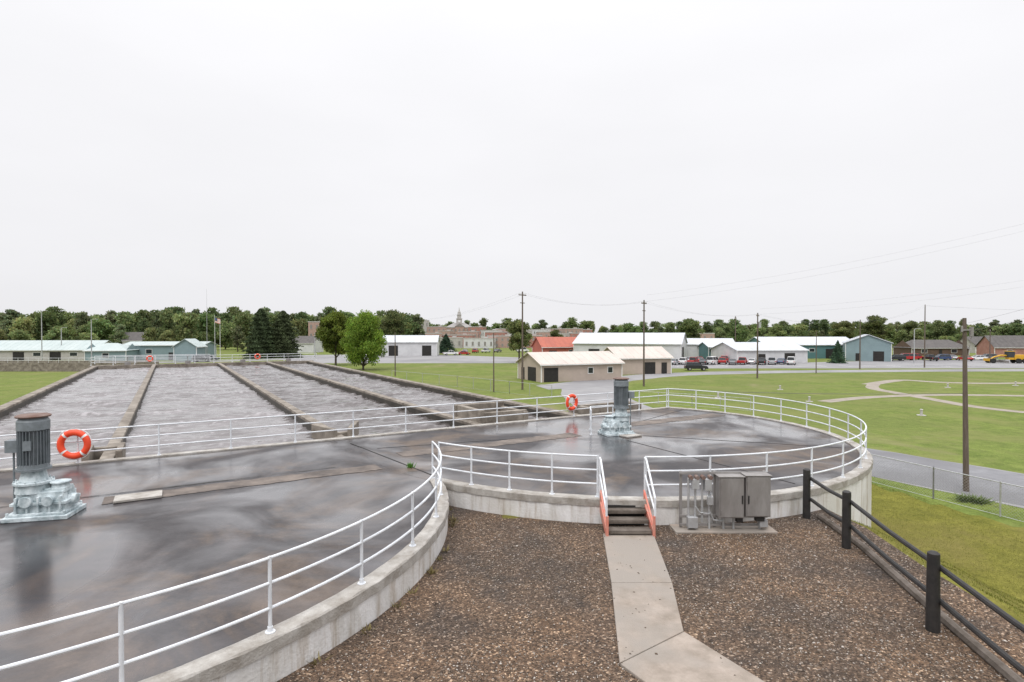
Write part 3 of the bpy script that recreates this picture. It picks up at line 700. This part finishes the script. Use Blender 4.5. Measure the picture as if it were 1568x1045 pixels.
pI=upole(1250,112,8.3,False,r=.1); pJ=upole(1126,170,13,True); pK=upole(1516,150,9,True)
upole(64,165,14.3,False,light=True); upole(94,170,9.5,False,light=True); upole(140,150,11.5,False,light=True); upole(482,180,8,False,light=True); upole(1400,150,9,False,light=True)
b=MB(); b.box((0,0,0),(0.4,0.08,0.08)); b.cyl((0.28,0,-.32),(0.28,0,.15),0.09,n=12); b.cyl((-.2,0,-.1),(-.2,0,.2),0.05,n=10); b.pipe([(0.28,0,-.32),(.2,0,-.8),(.1,0,-1.4)],.015,5); b.build('pole_top_fitting',[M['steel']],loc=(pF.x-.18,pF.y-.1,8.15))
def wires(a,c,offs=((-.5,0),(.5,0)),sag=1.0,r=0.006):
    b=MB()
    for ox,oz in offs:
        pts=[]
        for i in range(17):
            t=i/16; p=a.lerp(c,t); pts.append(p+Vector((ox*.95,ox*.3,oz-.25-4*sag*t*(1-t))))
        b.pipe(pts,r,4)
    b.build('power_lines',[M['wire']])
far=at(640,160,12); wires(far,pA); wires(pA,pB); wires(pB,pC); wires(pC,pD); wires(pD,pE); wires(pE,at(1900,150,14.5))
wires(pF,at(1980,23,13.5),((0,0),(.3,-.4)),.5,0.004); wires(pC,at(2100,60,20),((-.5,0),(.5,1)),1.8,0.005); wires(pB,at(2000,60,27),((0,0),(.5,1)),1.8,0.005)
wires(Vector((pF.x-.05,pF.y,5.2)),Vector((E.x,E.y,5.0)),((0,0),),.12,0.011)
for bb in (329,337):
    p=at(bb,165); b=MB(); b.cyl((0,0,0),(0,0,12.8 if bb==329 else 11.6),0.07,0.04,10); b.cyl((0,0,12.8 if bb==329 else 11.6),(0,0,13 if bb==329 else 11.8),0.09,n=8)
    e=empty('flagpole',p); b.build('pole',[M['white']],e)
    if bb==329:
        g=MB()
        for k in range(7):
            z=12.4-k*.2; vs=[]
            for i in range(7): x=.08+i*.26; y=.12*math.sin(i*1.1); vs+=[(x,y,z-x*.25),(x,y,z-.2-x*.25)]
            g.add(vs,[(2*i,2*i+1,2*i+3,2*i+2) for i in range(6)],k%2)
        g.add([(0.06,-.02,12.42),(0.06,-.02,11.6),(0.75,-.08,11.45),(0.75,-.08,12.25)],[(0,1,2,3)],2)
        g.build('flag',[M['red'],M['white'],paints['blue']],e)
p=at(317,168); b=MB(); b.cyl((0,0,0),(0,0,21.0),0.08,0.02,8); b.build('antenna_mast',[M['steel2']],loc=p)

# ------------------------------------------------------------ buildings
def gable(name,b_,d,w,dep,eave,ridge,rot,wm,rm,doors=(),wins=(),side=None,ov=0.4,hip=0):
    e=empty(name,at(b_,d),R(rot)); a,c=w/2,dep/2
    b=MB(); b.add([(-a,-c,0),(a,-c,0),(a,c,0),(-a,c,0),(-a,-c,eave),(a,-c,eave),(a,c,eave),(-a,c,eave),(-a,0,ridge-.02),(a,0,ridge-.02)],
        [(0,1,5,4),(2,3,7,6),(1,2,6,9,5),(3,0,4,8,7)]); b.build('walls',[M[wm]],e)
    k=(ridge-eave)/c; ez=eave-ov*k; h=hip
    b=MB()
    for s_ in(-1,1):
        vs=[(-a-ov,s_*(c+ov),ez),(a+ov,s_*(c+ov),ez),(a+ov-h,0,ridge),(-a-ov+h,0,ridge)]
        b.add([(x,y,z+.14) for x,y,z in vs]+[(x,y,z+.01) for x,y,z in vs],[(0,1,2,3),(7,6,5,4),(0,4,5,1),(1,5,6,2),(3,7,4,0)])
    if h:
        for s_ in(-1,1): b.add([(s_*(a+ov),-c-ov,ez+.139),(s_*(a+ov),c+ov,ez+.139),(s_*(a+ov-h),0,ridge+.139)],[(0,1,2)])
    nr=int(w/1.5)
    for i in range(nr+1):
        if h: break
        x=-a+i*w/nr
        for s_ in(-1,1):
            b.pipe([(x,s_*(c+ov),ez+.15),(x,0,ridge+.15)],0.025,4)
    b.build('roof',[M[rm]],e)
    b=MB()
    for x,wd,ht in doors: b.box((x,-c-.02,ht/2),(wd,0.08,ht))
    if side:
        for sd,y,wd,ht in side: b.box((sd*(a+.02),y,ht/2),(0.08,wd,ht))
    if b.v: b.build('doors',[M['dark']],e)
    b=MB(); t=MB()
    for x,z,wd,ht in wins: b.box((x,-c-.02,z),(wd,0.06,ht)); t.box((x,-c-.01,z),(wd+.2,0.06,ht+.2))
    if wins: b.build('windows',[M['glass']],e); t.build('window_trim',[M['white']],e)
    b=MB()
    for s_ in (-1,1): b.box((0,s_*(c+ov),ez+.02),(w+2*ov,0.1,0.14))
    for sx in (-1,1):
        for sy in(-1,1): b.box((sx*(a+.02),sy*(c+.02),eave/2-.1),(0.14,0.14,eave-.2))
    b.build('trim',[M['white']],e)
    return e
def flatb(name,b_,d,w,dep,h,rot,wm,rows=2,cols=4,corn='stone'):
    e=empty(name,at(b_,d),R(rot)); b=MB(); b.box((0,0,h/2),(w,dep,h)); b.build('walls',[M[wm]],e)
    b=MB()
    for s_ in (-1,1): b.box((0,s_*(dep/2-.1),h+.25),(w+.3,0.4,0.5))
    for s_ in (-1,1): b.box((s_*(w/2-.1),0,h+.24),(0.4,dep-.4,0.48))
    b.build('parapet',[M[corn]],e); b=MB(); t=MB(); rh=h/rows
    for r in range(rows):
        for c in range(cols):
            x=-w/2+(c+.5)*w/cols; ww=min(1.0,w/cols*.4); z=r*rh+rh*.5
            b.box((x,-dep/2-.02,z),(ww,0.1,rh*.42)); t.box((x,-dep/2-.03,z-rh*.24),(ww+.3,0.16,.15))
        for c in range(3):
            y=-dep/2+(c+.5)*dep/3; b.box((-w/2-.02,y,r*rh+rh*.5),(0.1,1.0,rh*.42)); b.box((w/2+.02,y,r*rh+rh*.5),(0.1,1.0,rh*.42))
    b.build('windows',[M['steel']],e); t.build('sills',[M['stone']],e)
    b=MB(); b.box((w*.2,dep*.1,h+.6),(2,1.5,1.1)); b.build('roof_unit',[M['stone']],e)
gable('storage_building',40,172,46,12,3.0,5.6,6,'stone','groof',doors=[(-12,3,2.4),(2,3,2.4),(12,3,2.4)],wins=[(7,1.7,2,1),(17,1.7,2,1)])
gable('blower_building',172,160,10,8,3.2,5.0,12,'ltteal','groof',hip=4,wins=[(0,1.8,1.5,1.2)])
gable('office_building',262,170,22,9,4.4,5.3,6,'ltteal','groof',doors=[(2,1.2,2.3),(8.5,1.2,2.3)],wins=[(-8,2.6,1.6,1.2),(-4,2.6,1.6,1.2),(5.4,2.6,1.6,1.2)])
gable('entrance_gable',291,163,6,6,4.2,6.2,96,'ltteal','groof')
b=MB()
for k in range(3): b.box((-134+k*21,118,0.9),(21,0.4,1.8)); b.box((-134+k*21,131,0.8),(21,0.4,1.6))
b.build('settling_tank_walls',[M['basin']])
b=MB()
for k in range(28):
    b.cyl((-142+k*2.1,117.5,1.8),(-142+k*2.1,117.5,2.8),0.03,n=6)
b.pipe([(-142,117.5,2.8),(-84,117.5,2.8)],0.03); b.pipe([(-142,117.5,2.3),(-84,117.5,2.3)],0.03); b.build('metal_railing',[M['rail']])
gable('white_barn',630,205,19,14,4.8,7.0,4,'wmetal','wroof',doors=[(-5.5,3.2,3.6),(6,3.2,3.6)])
gable('beige_workshop',872,99,15.5,9,2.9,4.6,24,'beige','broof',doors=[(-6,2.6,2.3)],wins=[(5.4,1.7,.9,.9),(1.5,1.7,.9,.9)],side=[(-1,-1,3.0,2.3),(-1,2.5,1.2,2.1)])
gable('beige_garage',972,114,11.5,8,3.2,5.1,18,'beige','broof',doors=[(1,2.4,2.3),(4.2,1.2,2.2)],side=[(-1,0,2.6,2.4)])
gable('red_roof_house',852,178,13,8,3.8,6.6,20,'oroof','oroof',doors=[(-3,2.5,2.6)],wins=[(3,2.2,1.2,1)])
gable('white_warehouse',966,168,30,17,5.0,7.9,-22,'wmetal','wroof',doors=[(-9,3.2,3.4)],side=[(1,-2,4.2,4.0)])
gable('white_shed',1078,176,16,10,4.6,6.2,-10,'wmetal','wroof',doors=[(3,3,3)])
gable('white_warehouse',1160,158,20,14,3.4,5.3,8,'wmetal','wroof',doors=[(-3,2,2.4),(5,3,2.6)])
gable('teal_warehouse',1225,184,30,13,4.3,6.6,4,'teal','wroof',doors=[(-8,3,3),(6,3,3)],wins=[(0,2.6,1.6,1)])
gable('pale_blue_warehouse',1326,168,16,11,5.2,7.4,62,'ltteal','wroof',doors=[],side=[(-1,-2.5,2.6,2.8),(-1,2.5,1.1,2.2)])
gable('teal_shed',1100,168,9,7,4,5.2,5,'teal','wroof',doors=[(0,3,2.8)])
gable('ranch_house',1425,205,21,9,2.8,5.4,3,'dkbrown','dkroof',doors=[(0,1.1,2.1)],wins=[(-6,1.6,2,1.2),(5,1.6,2,1.2)],hip=4)
gable('brown_house',1552,190,17,9,3.4,7.0,-8,'brick','dkroof',doors=[(2,1.1,2.1)],wins=[(-4,1.7,1.5,1.3),(5,1.7,1.5,1.3)])
gable('grey_house',1500,230,14,9,3.2,6.4,10,'stone','dkroof',wins=[(-3,1.7,1.5,1.3)])
gable('white_house',212,235,9,8,5,8.2,20,'wmetal','dkroof',wins=[(-2,3.5,1,1.4),(2,3.5,1,1.4)])
gable('white_house',470,235,10,8,4,6.6,-10,'wmetal','dkroof',wins=[(-2,2,1,1.4)])
T=[(648,430,9,'stone',17,3),(668,400,13,'brick2',12,3),(683,380,8,'brick2',9,2),(731,410,11,'brick',12,3),(752,390,12,'wmetal',9.5,2),(775,400,14,'brick2',10.5,3),(800,380,11,'stone',9,2),
(826,395,13,'wmetal',10,3),(852,400,14,'brick2',10.5,3),(876,380,12,'brick2',10.5,3),(897,400,9,'brick',10,3),(630,395,9,'wmetal',8,2),(610,420,10,'brick',10,3),
(702,330,18,'brick',6.5,2),(735,300,16,'wmetal',4.8,1),(768,310,15,'brick2',6,2),(690,300,11,'stone',5.2,1),(812,310,12,'brick',6.2,2),(845,300,9,'stone',4.4,1),(905,320,12,'wmetal',6,1),(490,300,9,'brick2',13.5,3),(664,320,9,'brick2',7.5,2),(1068,300,14,'brick2',7.5,2),(1010,340,16,'stone',7,2),
(718,350,12,'brick2',8.5,2),(760,345,12,'brick',8.2,2),(790,340,10,'wmetal',7.4,2),(838,345,12,'brick2',8.3,2),(868,340,11,'stone',7.4,2),(885,330,9,'brick',7.6,2)]
for b_,d,w,wm,h,rows in T: flatb('brick_building' if 'brick' in wm else 'commercial_building',b_,d,w,10,h,random.uniform(-15,20),wm,rows,max(2,int(w/3)),'stone')
def courthouse():
    e=empty('courthouse',at(703,450),R(8)); e.scale=(.86,.86,.86)
    b=MB(); b.box((0,0,7),(24,18,14)); b.box((0,-9.5,7.5),(8,2,15)); b.build('walls',[M['brick2']],e)
    b=MB()
    for z in (4.8,9.5,14): b.box((0,0,z+.1),(24.5,18.5,.45))
    b.build('cornices',[M['stone']],e)
    b=MB(); b.add([(-12.4,-9.4,14.4),(12.4,-9.4,14.4),(12.4,9.4,14.4),(-12.4,9.4,14.4),(-5,0,18.5),(5,0,18.5)],[(0,1,5,4),(1,2,5),(2,3,4,5),(3,0,4)]); b.add([(-4.4,-10.8,15),(4.4,-10.8,15),(0,-10.8,18),(-4.4,-2,15),(4.4,-2,15),(0,-2,18)],[(0,1,2),(0,2,5,3),(1,4,5,2)]); b.build('roof',[M['steel']],e)
    b=MB()
    for r in range(3):
        for c in range(7): b.box((-10.5+c*3.5,-9.02 if abs(c-3)>1 else -10.52,2.6+r*4.6),(1.2,0.14,2.4))
    b.build('windows',[M['steel']],e)
    b=MB(); b.box((0,-2,18),(5,5,8)); b.box((0,-2,22.2),(5.6,5.6,.5)); b.box((0,-2,24),(3.6,3.6,3.4)); b.box((0,-2,25.8),(4.2,4.2,.4)); b.cyl((0,-2,26),(0,-2,28),1.6,1.3,8); b.build('tower',[M['stone']],e)
    b=MB(); b.cyl((0,-2,28),(0,-2,29.2),1.5,.9,10); b.cyl((0,-2,29.2),(0,-2,33),.6,.05,8); b.build('spire',[M['stone']],e)
    b=MB(); b.cyl((0,-4.6,20),(0,-4.45,20),1.1,n=20); b.build('clock_face',[M['white']],e)
courthouse()

# ------------------------------------------------------------ vehicles
def car_mesh(kind,paint):
    b=MB(); W=0.9
    if kind=='sedan':
        L=4.6; body=[(-2.3,.35),(-2.3,.75),(-2.1,.95),(-1.3,1.0),(1.0,.98),(2.0,.82),(2.3,.6),(2.3,.32)]; gh=[(-1.75,.97),(-1.0,1.42),(.35,1.44),(1.15,.95)]
    elif kind=='suv':
        L=4.7; body=[(-2.35,.4),(-2.35,1.0),(-2.2,1.1),(1.0,1.08),(2.1,.98),(2.35,.75),(2.35,.38)]; gh=[(-2.22,1.08),(-1.95,1.68),(.35,1.72),(1.15,1.05)]
    elif kind=='van':
        L=5.2; body=[(-2.6,.4),(-2.6,1.15),(-2.5,1.2),(1.6,1.15),(2.45,.95),(2.6,.7),(2.6,.38)]; gh=[(-2.5,1.18),(-2.4,1.95),(1.0,1.97),(1.9,1.1)]
    else:
        L=5.4; body=[(-2.7,.45),(-2.7,1.05),(-2.65,1.1),(-.6,1.1),(1.4,1.08),(2.55,1.0),(2.7,.8),(2.7,.42)]; gh=[(-.75,1.08),(-.6,1.75),(.6,1.76),(1.35,1.05)]
    b.prism(body,-W,W,0)
    n=len(gh); wt=[.86 if z<1.3 else .70 for x,z in gh]
    vs=[(x,-w_,z) for (x,z),w_ in zip(gh,wt)]+[(x,w_,z) for (x,z),w_ in zip(gh,wt)]
    b.add(vs,[(i,(i+1)%n,n+(i+1)%n,n+i) for i in range(n)]+[tuple(range(n-1,-1,-1)),tuple(range(n,2*n))],1)
    t0,t1=gh[1],gh[2]; b.box(((t0[0]+t1[0])/2,0,max(t0[1],t1[1])+.01),(t1[0]-t0[0]+.1,1.46,.06),mi=0)
    for x0,z0,x1,z1,wa,wb in ((gh[0][0],gh[0][1],gh[1][0],gh[1][1],.86,.71),(gh[3][0],gh[3][1],gh[2][0],gh[2][1],.86,.71),((gh[0][0]+gh[3][0])/2,gh[0][1],(gh[1][0]+gh[2][0])/2,gh[1][1],.875,.715)):
        for s_ in(-1,1): b.pipe([(x0,s_*wa,z0),(x1,s_*wb,z1)],0.045,4,0)
    if kind=='pickup': b.box((-1.7,0,1.105),(1.75,1.5,.02),mi=2)
    for x in (-L*.30,L*.31):
        for s_ in (-1,1): b.cyl((x,s_*.70,.34),(x,s_*.93,.34),.35,n=16,mi=2); b.cyl((x,s_*.92,.34),(x,s_*.945,.34),.2,n=10,mi=3)
    for s_ in(-1,1):
        b.box((L/2-.04,s_*.66,.72),(.1,.36,.16),mi=3); b.box((-L/2+.02,s_*.74,.82),(.1,.22,.22),mi=4); b.box((.75,s_*.98,1.02),(.16,.14,.12),mi=0)
    b.box((L/2,0,.45),(.1,1.6,.16),mi=2); b.box((-L/2,0,.48),(.1,1.6,.16),mi=2)
    return b.build('parked_car',[paint,M['glass'],M['tyre'],M['chrome'],M['tail']],smooth=False,bevel=0.03)
cache={}
def car(b_,d,rot,kind,col):
    k=(kind,col); p=at(b_,d)
    if k not in cache: ob=car_mesh(kind,paints[col]); cache[k]=ob
    else:
        ob=cache[k].copy(); scene.collection.objects.link(ob)
    ob.name='parked_car' if kind!='pickup' else 'pickup_truck'
    ob.location=(p.x,p.y,0.012); ob.rotation_euler[2]=R(rot)
car(1066,121,-8,'suv','black'); car(1001,119,-10,'sedan','silver')
row=['silver','white','red','black','white','red','grey','red','white','black','silver','blue','white']
kinds=['sedan','suv','pickup','sedan','van','suv','sedan','pickup']
for i,c in enumerate(row): car(1032+i*15,143+ (i%3)*1.2,60+random.uniform(-8,8),kinds[i%8],c)
for i in range(9): car(1052+i*19,154+(i%2)*1.5,75+random.uniform(-8,8),kinds[(i*3)%8],row[(i*5)%13])
for i,bb in enumerate((1372,1388,1402,1425,1441,1456,1478,1497,1512)): car(bb,163+(i%3)*3,random.choice((5,80,170)),kinds[(i*3+1)%8],row[(i*2+3)%13])
car(309,158,10,'suv','black'); car(322,165,10,'sedan','grey')
for i,bb in enumerate((712,728,744,762,800)): car(bb,225+i*3,random.uniform(0,90),kinds[i],row[i*2])
for i,bb in enumerate((640,690,710)): car(bb,200+i*3,20,kinds[i+1],row[i])
def grader():
    e=empty('motor_grader',at(1543,150),R(172)); b=MB()
    b.box((-2.6,0,1.5),(2.8,1.6,1.1)); b.box((-2.6,0,2.15),(2.4,1.4,.25)); b.pipe([(-.8,0,1.9),(1.5,0,2.1),(3.2,0,1.6),(4.0,0,1.1)],.2,8); b.box((-.7,0,1.3),(1.7,1.3,.7)); b.box((-.5,0,3.15),(1.8,1.7,.12)); b.box((4.0,0,.8),(.4,2.0,.3)); b.box((5.0,0,.9),(.12,2.4,.7))
    b.build('body',[M['yellow']],e,bevel=.04)
    b=MB(); b.box((-.5,0,2.35),(1.6,1.5,1.5),top=.95); b.build('cab_glass',[M['glass']],e)
    b=MB()
    for x in (-3.6,-2.0,4.0):
        for s_ in(-1,1): b.cyl((x,s_*.8,.65),(x,s_*1.2,.65),.65,n=18)
    b.build('wheels',[M['tyre']],e,smooth=True)
    b=MB(); b.box((1.4,0,.45),(.15,3.6,.6),0.4); b.cyl((1.3,0,.8),(1.3,0,.95),.75,n=16); b.build('blade',[M['steel']],e)
grader()

# ------------------------------------------------------------ trees
def leaf_arrays(cen,size,cols):
    n=len(cen); q=rng.normal(size=(n,3)); q/=np.linalg.norm(q,axis=1)[:,None]; q[:,2]*=.6
    t=rng.normal(size=(n,3)); a=np.cross(q,t); a/=np.linalg.norm(a,axis=1)[:,None]; b=np.cross(q,a); b/=np.linalg.norm(b,axis=1)[:,None]
    s=(size*rng.uniform(.6,1.4,n))[:,None]
    V=np.stack([cen-a*s,cen-b*s*.6,cen+a*s,cen+b*s*.6],1).reshape(-1,3)
    Fc=np.arange(4*n).reshape(-1,4); tone=np.repeat(np.concatenate([cols,np.ones((n,1))],1),4,0)
    return V,Fc,tone
def crown(H,Wd,nb,nleaf,size,base,col,flat_=0.75):
    blobs=[]
    for i in range(nb):
        z=base+(H-base)*(0.12+0.78*((i+.5)/nb)); k=math.sin(math.pi*min(1,max(.08,(z-base)/(H-base)))**.8)
        r=Wd/2*(0.35+.65*k)*rng.uniform(.25,.85); a=rng.uniform(0,6.28)
        br=Wd*rng.uniform(.11,.21); blobs.append((math.cos(a)*r,math.sin(a)*r,z,br,rng.uniform(.6,1.35)))
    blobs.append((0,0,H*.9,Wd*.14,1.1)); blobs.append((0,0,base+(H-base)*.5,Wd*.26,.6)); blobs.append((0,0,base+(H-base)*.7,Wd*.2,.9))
    w=np.array([x[3]**2 for x in blobs]); w/=w.sum(); idx=rng.choice(len(blobs),nleaf,p=w); B=np.array(blobs)[idx]
    d=rng.normal(size=(nleaf,3)); d/=np.linalg.norm(d,axis=1)[:,None]; rad=rng.uniform(0,1,nleaf)**.45*rng.uniform(.85,1.15,nleaf)
    cen=B[:,:3]+d*(B[:,3]*rad)[:,None]*np.array([1,1,flat_])
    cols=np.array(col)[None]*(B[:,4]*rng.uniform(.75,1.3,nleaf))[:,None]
    cols[:,0]*=rng.uniform(.85,1.25,nleaf)
    return leaf_arrays(cen,size,np.clip(cols,0,1)),blobs
def tree_meshes(name,H,Wd,nb,nleaf,size,base,col):
    (Vv,Fc,tone),blobs=crown(H,Wd,nb,nleaf,size,base,col)
    leaf=scatter_mesh(name+'_leaves',Vv,Fc,tone,M['leaf'],4)
    b=MB(); r=H*.022; b.cyl((0,0,-.2),(0,0,base+(H-base)*.35),r,r*.7,8); b.cyl((0,0,base+(H-base)*.35),(0,0,H*.85),r*.7,r*.15,6)
    for x,y,z,br,t in blobs[:-3][::2]:
        z0=max(base*.8,z-(abs(x)+abs(y))*.8-.6); b.cyl((0,0,z0),(x,y,z),r*.35,r*.1,5)
    me=bpy.data.meshes.new(name+'_wood'); me.from_pydata(b.v,[],b.f); me.materials.append(M['bark'])
    return leaf,me
def tree(name,p,ms,rot=0,sc=(1,1,1)):
    e=empty(name,p,rot); e.scale=sc; link('crown',ms[0],e); link('trunk',ms[1],e); return e
big=tree_meshes('oak',13,12.5,46,26000,.20,0.9,(.13,.22,.030))
tree('maple_tree',at(556,123),big,0.5,(.80,.80,.96))
big2=tree_meshes('maple',12.5,10,36,15000,.22,2.0,(.14,.22,.036))
tree('maple_tree',at(514,140),big2,1.0,(.95,.95,1.08))
mid=tree_meshes('elm',11,7.5,30,9000,.22,3,(.15,.19,.07))
tree('elm_tree',at(795,150),mid,0,(1,1,1.05)); tree('elm_tree',at(605,225),mid,2,(1.7,1.7,1.55)); tree('elm_tree',at(1058,230),mid,1,(1.4,1.4,1.25))
tree('elm_tree',at(1342,260),mid,1,(1.7,1.7,1.45)); tree('elm_tree',at(1188,225),mid,4,(1.1,1.1,1.0)); tree('elm_tree',at(440,200),mid,2.6,(1,1,1.0))
tree('elm_tree',at(1290,250),mid,3,(1.5,1.5,1.2)); tree('elm_tree',at(1395,270),mid,5,(1.4,1.4,1.25)); tree('elm_tree',at(850,230),mid,5,(.9,.9,.85))
def conifer(H,Wd,n,size,col,pw=.8):
    t=rng.uniform(0,1,n)**1.35; z=0.4+t*(H-.4)
    tiers=np.round(t*13)/13; rmax=Wd/2*(1-t)**pw*(0.82+.18*np.sin(t*70))
    a=rng.uniform(0,6.28,n); lob=1+.16*np.sin(a*5+tiers*9)+.12*np.sin(a*3-tiers*21)
    rad=rmax*lob*rng.uniform(.05,1,n)**.4; zz=z-rad*.18
    cen=np.stack([np.cos(a)*rad,np.sin(a)*rad,np.maximum(.15,zz)],1)
    cols=np.array(col)[None]*rng.uniform(.6,1.4,n)[:,None]*(.8+.5*np.sin(a*5+tiers*9)[:,None]*.4)
    V_,F_,T_=leaf_arrays(cen,size,cols); leaf=scatter_mesh('needles',V_,F_,T_,M['needle'],4)
    b=MB(); b.cyl((0,0,0),(0,0,H*.92),H*.018,H*.003,8); me=bpy.data.meshes.new('conifer_wood'); me.from_pydata(b.v,[],b.f); me.materials.append(M['bark'])
    return leaf,me
cA=conifer(15.5,11.5,16000,.26,(.055,.075,.034),.45); cB=conifer(6,4.8,6000,.13,(.045,.085,.05),.85)
tree('pine_tree',at(400,178),cA,0,(.95,.95,1.0)); tree('pine_tree',at(434,182),cA,2,(1.0,1.0,.97))
tree('pine_tree',at(1283,150),cB,0); tree('pine_tree',at(683,225),cB,1,(2.1,2.1,1.25)); tree('pine_tree',at(1497,260),cB,2,(1.6,1.6,1.9))
var=[tree_meshes('far%d'%i,H,W_,22,2400,.50,0.4,c) for i,(H,W_,c) in enumerate([(15,12,(.13,.18,.072)),(17,12,(.105,.15,.06)),(13,12,(.17,.215,.086)),(16,10,(.14,.175,.09)),(14,14,(.115,.17,.06))])]  # leaf colours paled and desaturated: distance haze painted into the foliage
E0=empty('distant_tree_line')
def row_trees(b0,b1,d0,d1,h,hv,sp,jit):
    bx=b0
    while bx<b1:
        f=(bx-b0)/(b1-b0); d=d0+(d1-d0)*f+random.uniform(-jit,jit); p=at(bx,d); k=random.randrange(5)
        s=h/15*(1+random.uniform(-hv,hv)); w=s*random.uniform(.85,1.3)
        o=link('tree_crown',var[k][0],E0,p,random.uniform(0,6.28),(w,w,s)); link('tree_trunk',var[k][1],E0,p,o.rotation_euler[2],(w,w,s))
        bx+=sp/d*F*random.uniform(.6,1.4)
row_trees(-260,480,262,262,16,.22,8,10)
row_trees(-260,640,300,330,19,.14,8,14)
row_trees(-260,640,370,380,22,.12,9,14)
row_trees(-260,470,225,240,9,.35,11,12)
row_trees(440,700,400,520,16,.2,8,15)
row_trees(600,1100,560,620,19.5,.14,10,25)
row_trees(620,1150,480,480,11.5,.3,14,30)
row_trees(1000,1900,400,330,13.5,.22,8,14)
row_trees(1040,1900,340,290,11,.3,9,14)
row_trees(1340,1900,262,240,9.5,.32,11,12)
row_trees(1000,1900,300,280,6.5,.3,9,10)
row_trees(560,1000,350,350,7,.35,34,28)
row_trees(1100,1900,600,520,19.5,.12,11,20)
for bb,d in ((1412,55),(1452,83),(1556,86),(1100,70),(1195,80),(1240,66)):
    p=at(bb,d); b=MB(); b.cyl((0,0,0),(0,0,.55),.11,n=10); b.cyl((0,0,.55),(0,0,.62),.15,.1,n=10); b.cyl((0,0,0),(0,0,.05),.4,n=14); b.build('vent_pipe',[M['stone']],loc=p,smooth=True)

# ------------------------------------------------------------ world, sun, camera
w=bpy.data.worlds.new('World'); scene.world=w; w.use_nodes=True; nt=w.node_tree; N=nt.nodes; L=nt.links
bg=N['Background']; bg.inputs[1].default_value=0.1
sky=N.new('ShaderNodeTexSky'); sky.sky_type='NISHITA'; sky.sun_disc=False; sky.sun_elevation=R(55); sky.sun_rotation=R(200); sky.dust_density=5; sky.air_density=1
tc=N.new('ShaderNodeTexCoord'); sp=N.new('ShaderNodeSeparateXYZ'); L.new(tc.outputs['Generated'],sp.inputs[0])
def mth(op,a,b=None):
    n=N.new('ShaderNodeMath'); n.operation=op
    for i,v in enumerate((a,b)):
        if v is None: continue
        if isinstance(v,(int,float)): n.inputs[i].default_value=v
        else: L.new(v,n.inputs[i])
    return n.outputs[0]
z=mth('MAXIMUM',sp.outputs['Z'],0.0); z5=mth('POWER',z,5.0)
lum=mth('ADD',mth('ADD',8.9,mth('MULTIPLY',z,1.7)),mth('MULTIPLY',z5,30.0))
nz=N.new('ShaderNodeTexNoise'); nz.inputs['Scale'].default_value=1.6; nz.inputs['Detail'].default_value=5
mp=N.new('ShaderNodeMapping'); mp.inputs['Scale'].default_value=(1,1,3); L.new(tc.outputs['Generated'],mp.inputs[0]); L.new(mp.outputs[0],nz.inputs['Vector'])
lum=mth('MULTIPLY',lum,mth('ADD',0.92,mth('MULTIPLY',nz.outputs['Fac'],0.17)))
cb=N.new('ShaderNodeCombineColor'); L.new(mth('MULTIPLY',lum,0.995),cb.inputs[0]); L.new(mth('MULTIPLY',lum,0.993),cb.inputs[1]); L.new(mth('MULTIPLY',lum,1.02),cb.inputs[2])
hs=N.new('ShaderNodeHueSaturation'); hs.inputs['Saturation'].default_value=0.25; L.new(sky.outputs[0],hs.inputs['Color'])
mx=N.new('ShaderNodeMixRGB'); mx.inputs[0].default_value=0.95; L.new(hs.outputs[0],mx.inputs[1]); L.new(cb.outputs[0],mx.inputs[2]); L.new(mx.outputs[0],bg.inputs[0])
sd=bpy.data.lights.new('sun','SUN'); sd.energy=1.1; sd.angle=R(14); sd.color=(1,0.98,0.95)
so=bpy.data.objects.new('sun',sd); scene.collection.objects.link(so); so.location=(0,-20,60)
az=R(200); dirv=Vector((math.sin(az)*math.cos(R(55)),math.cos(az)*math.cos(R(55)),math.sin(R(55))))
so.rotation_euler=dirv.to_track_quat('Z','Y').to_euler()
cam=bpy.data.cameras.new('camera'); cam.lens=20.0; cam.sensor_width=36; cam.clip_end=8000; cam.clip_start=0.1
co=bpy.data.objects.new('camera',cam); scene.collection.objects.link(co); co.location=(0,0,CAMZ); co.rotation_euler=(R(90-0.82),0,0)
scene.camera=co
scene.view_settings.view_transform='Standard'; scene.view_settings.look='None'; scene.view_settings.exposure=0
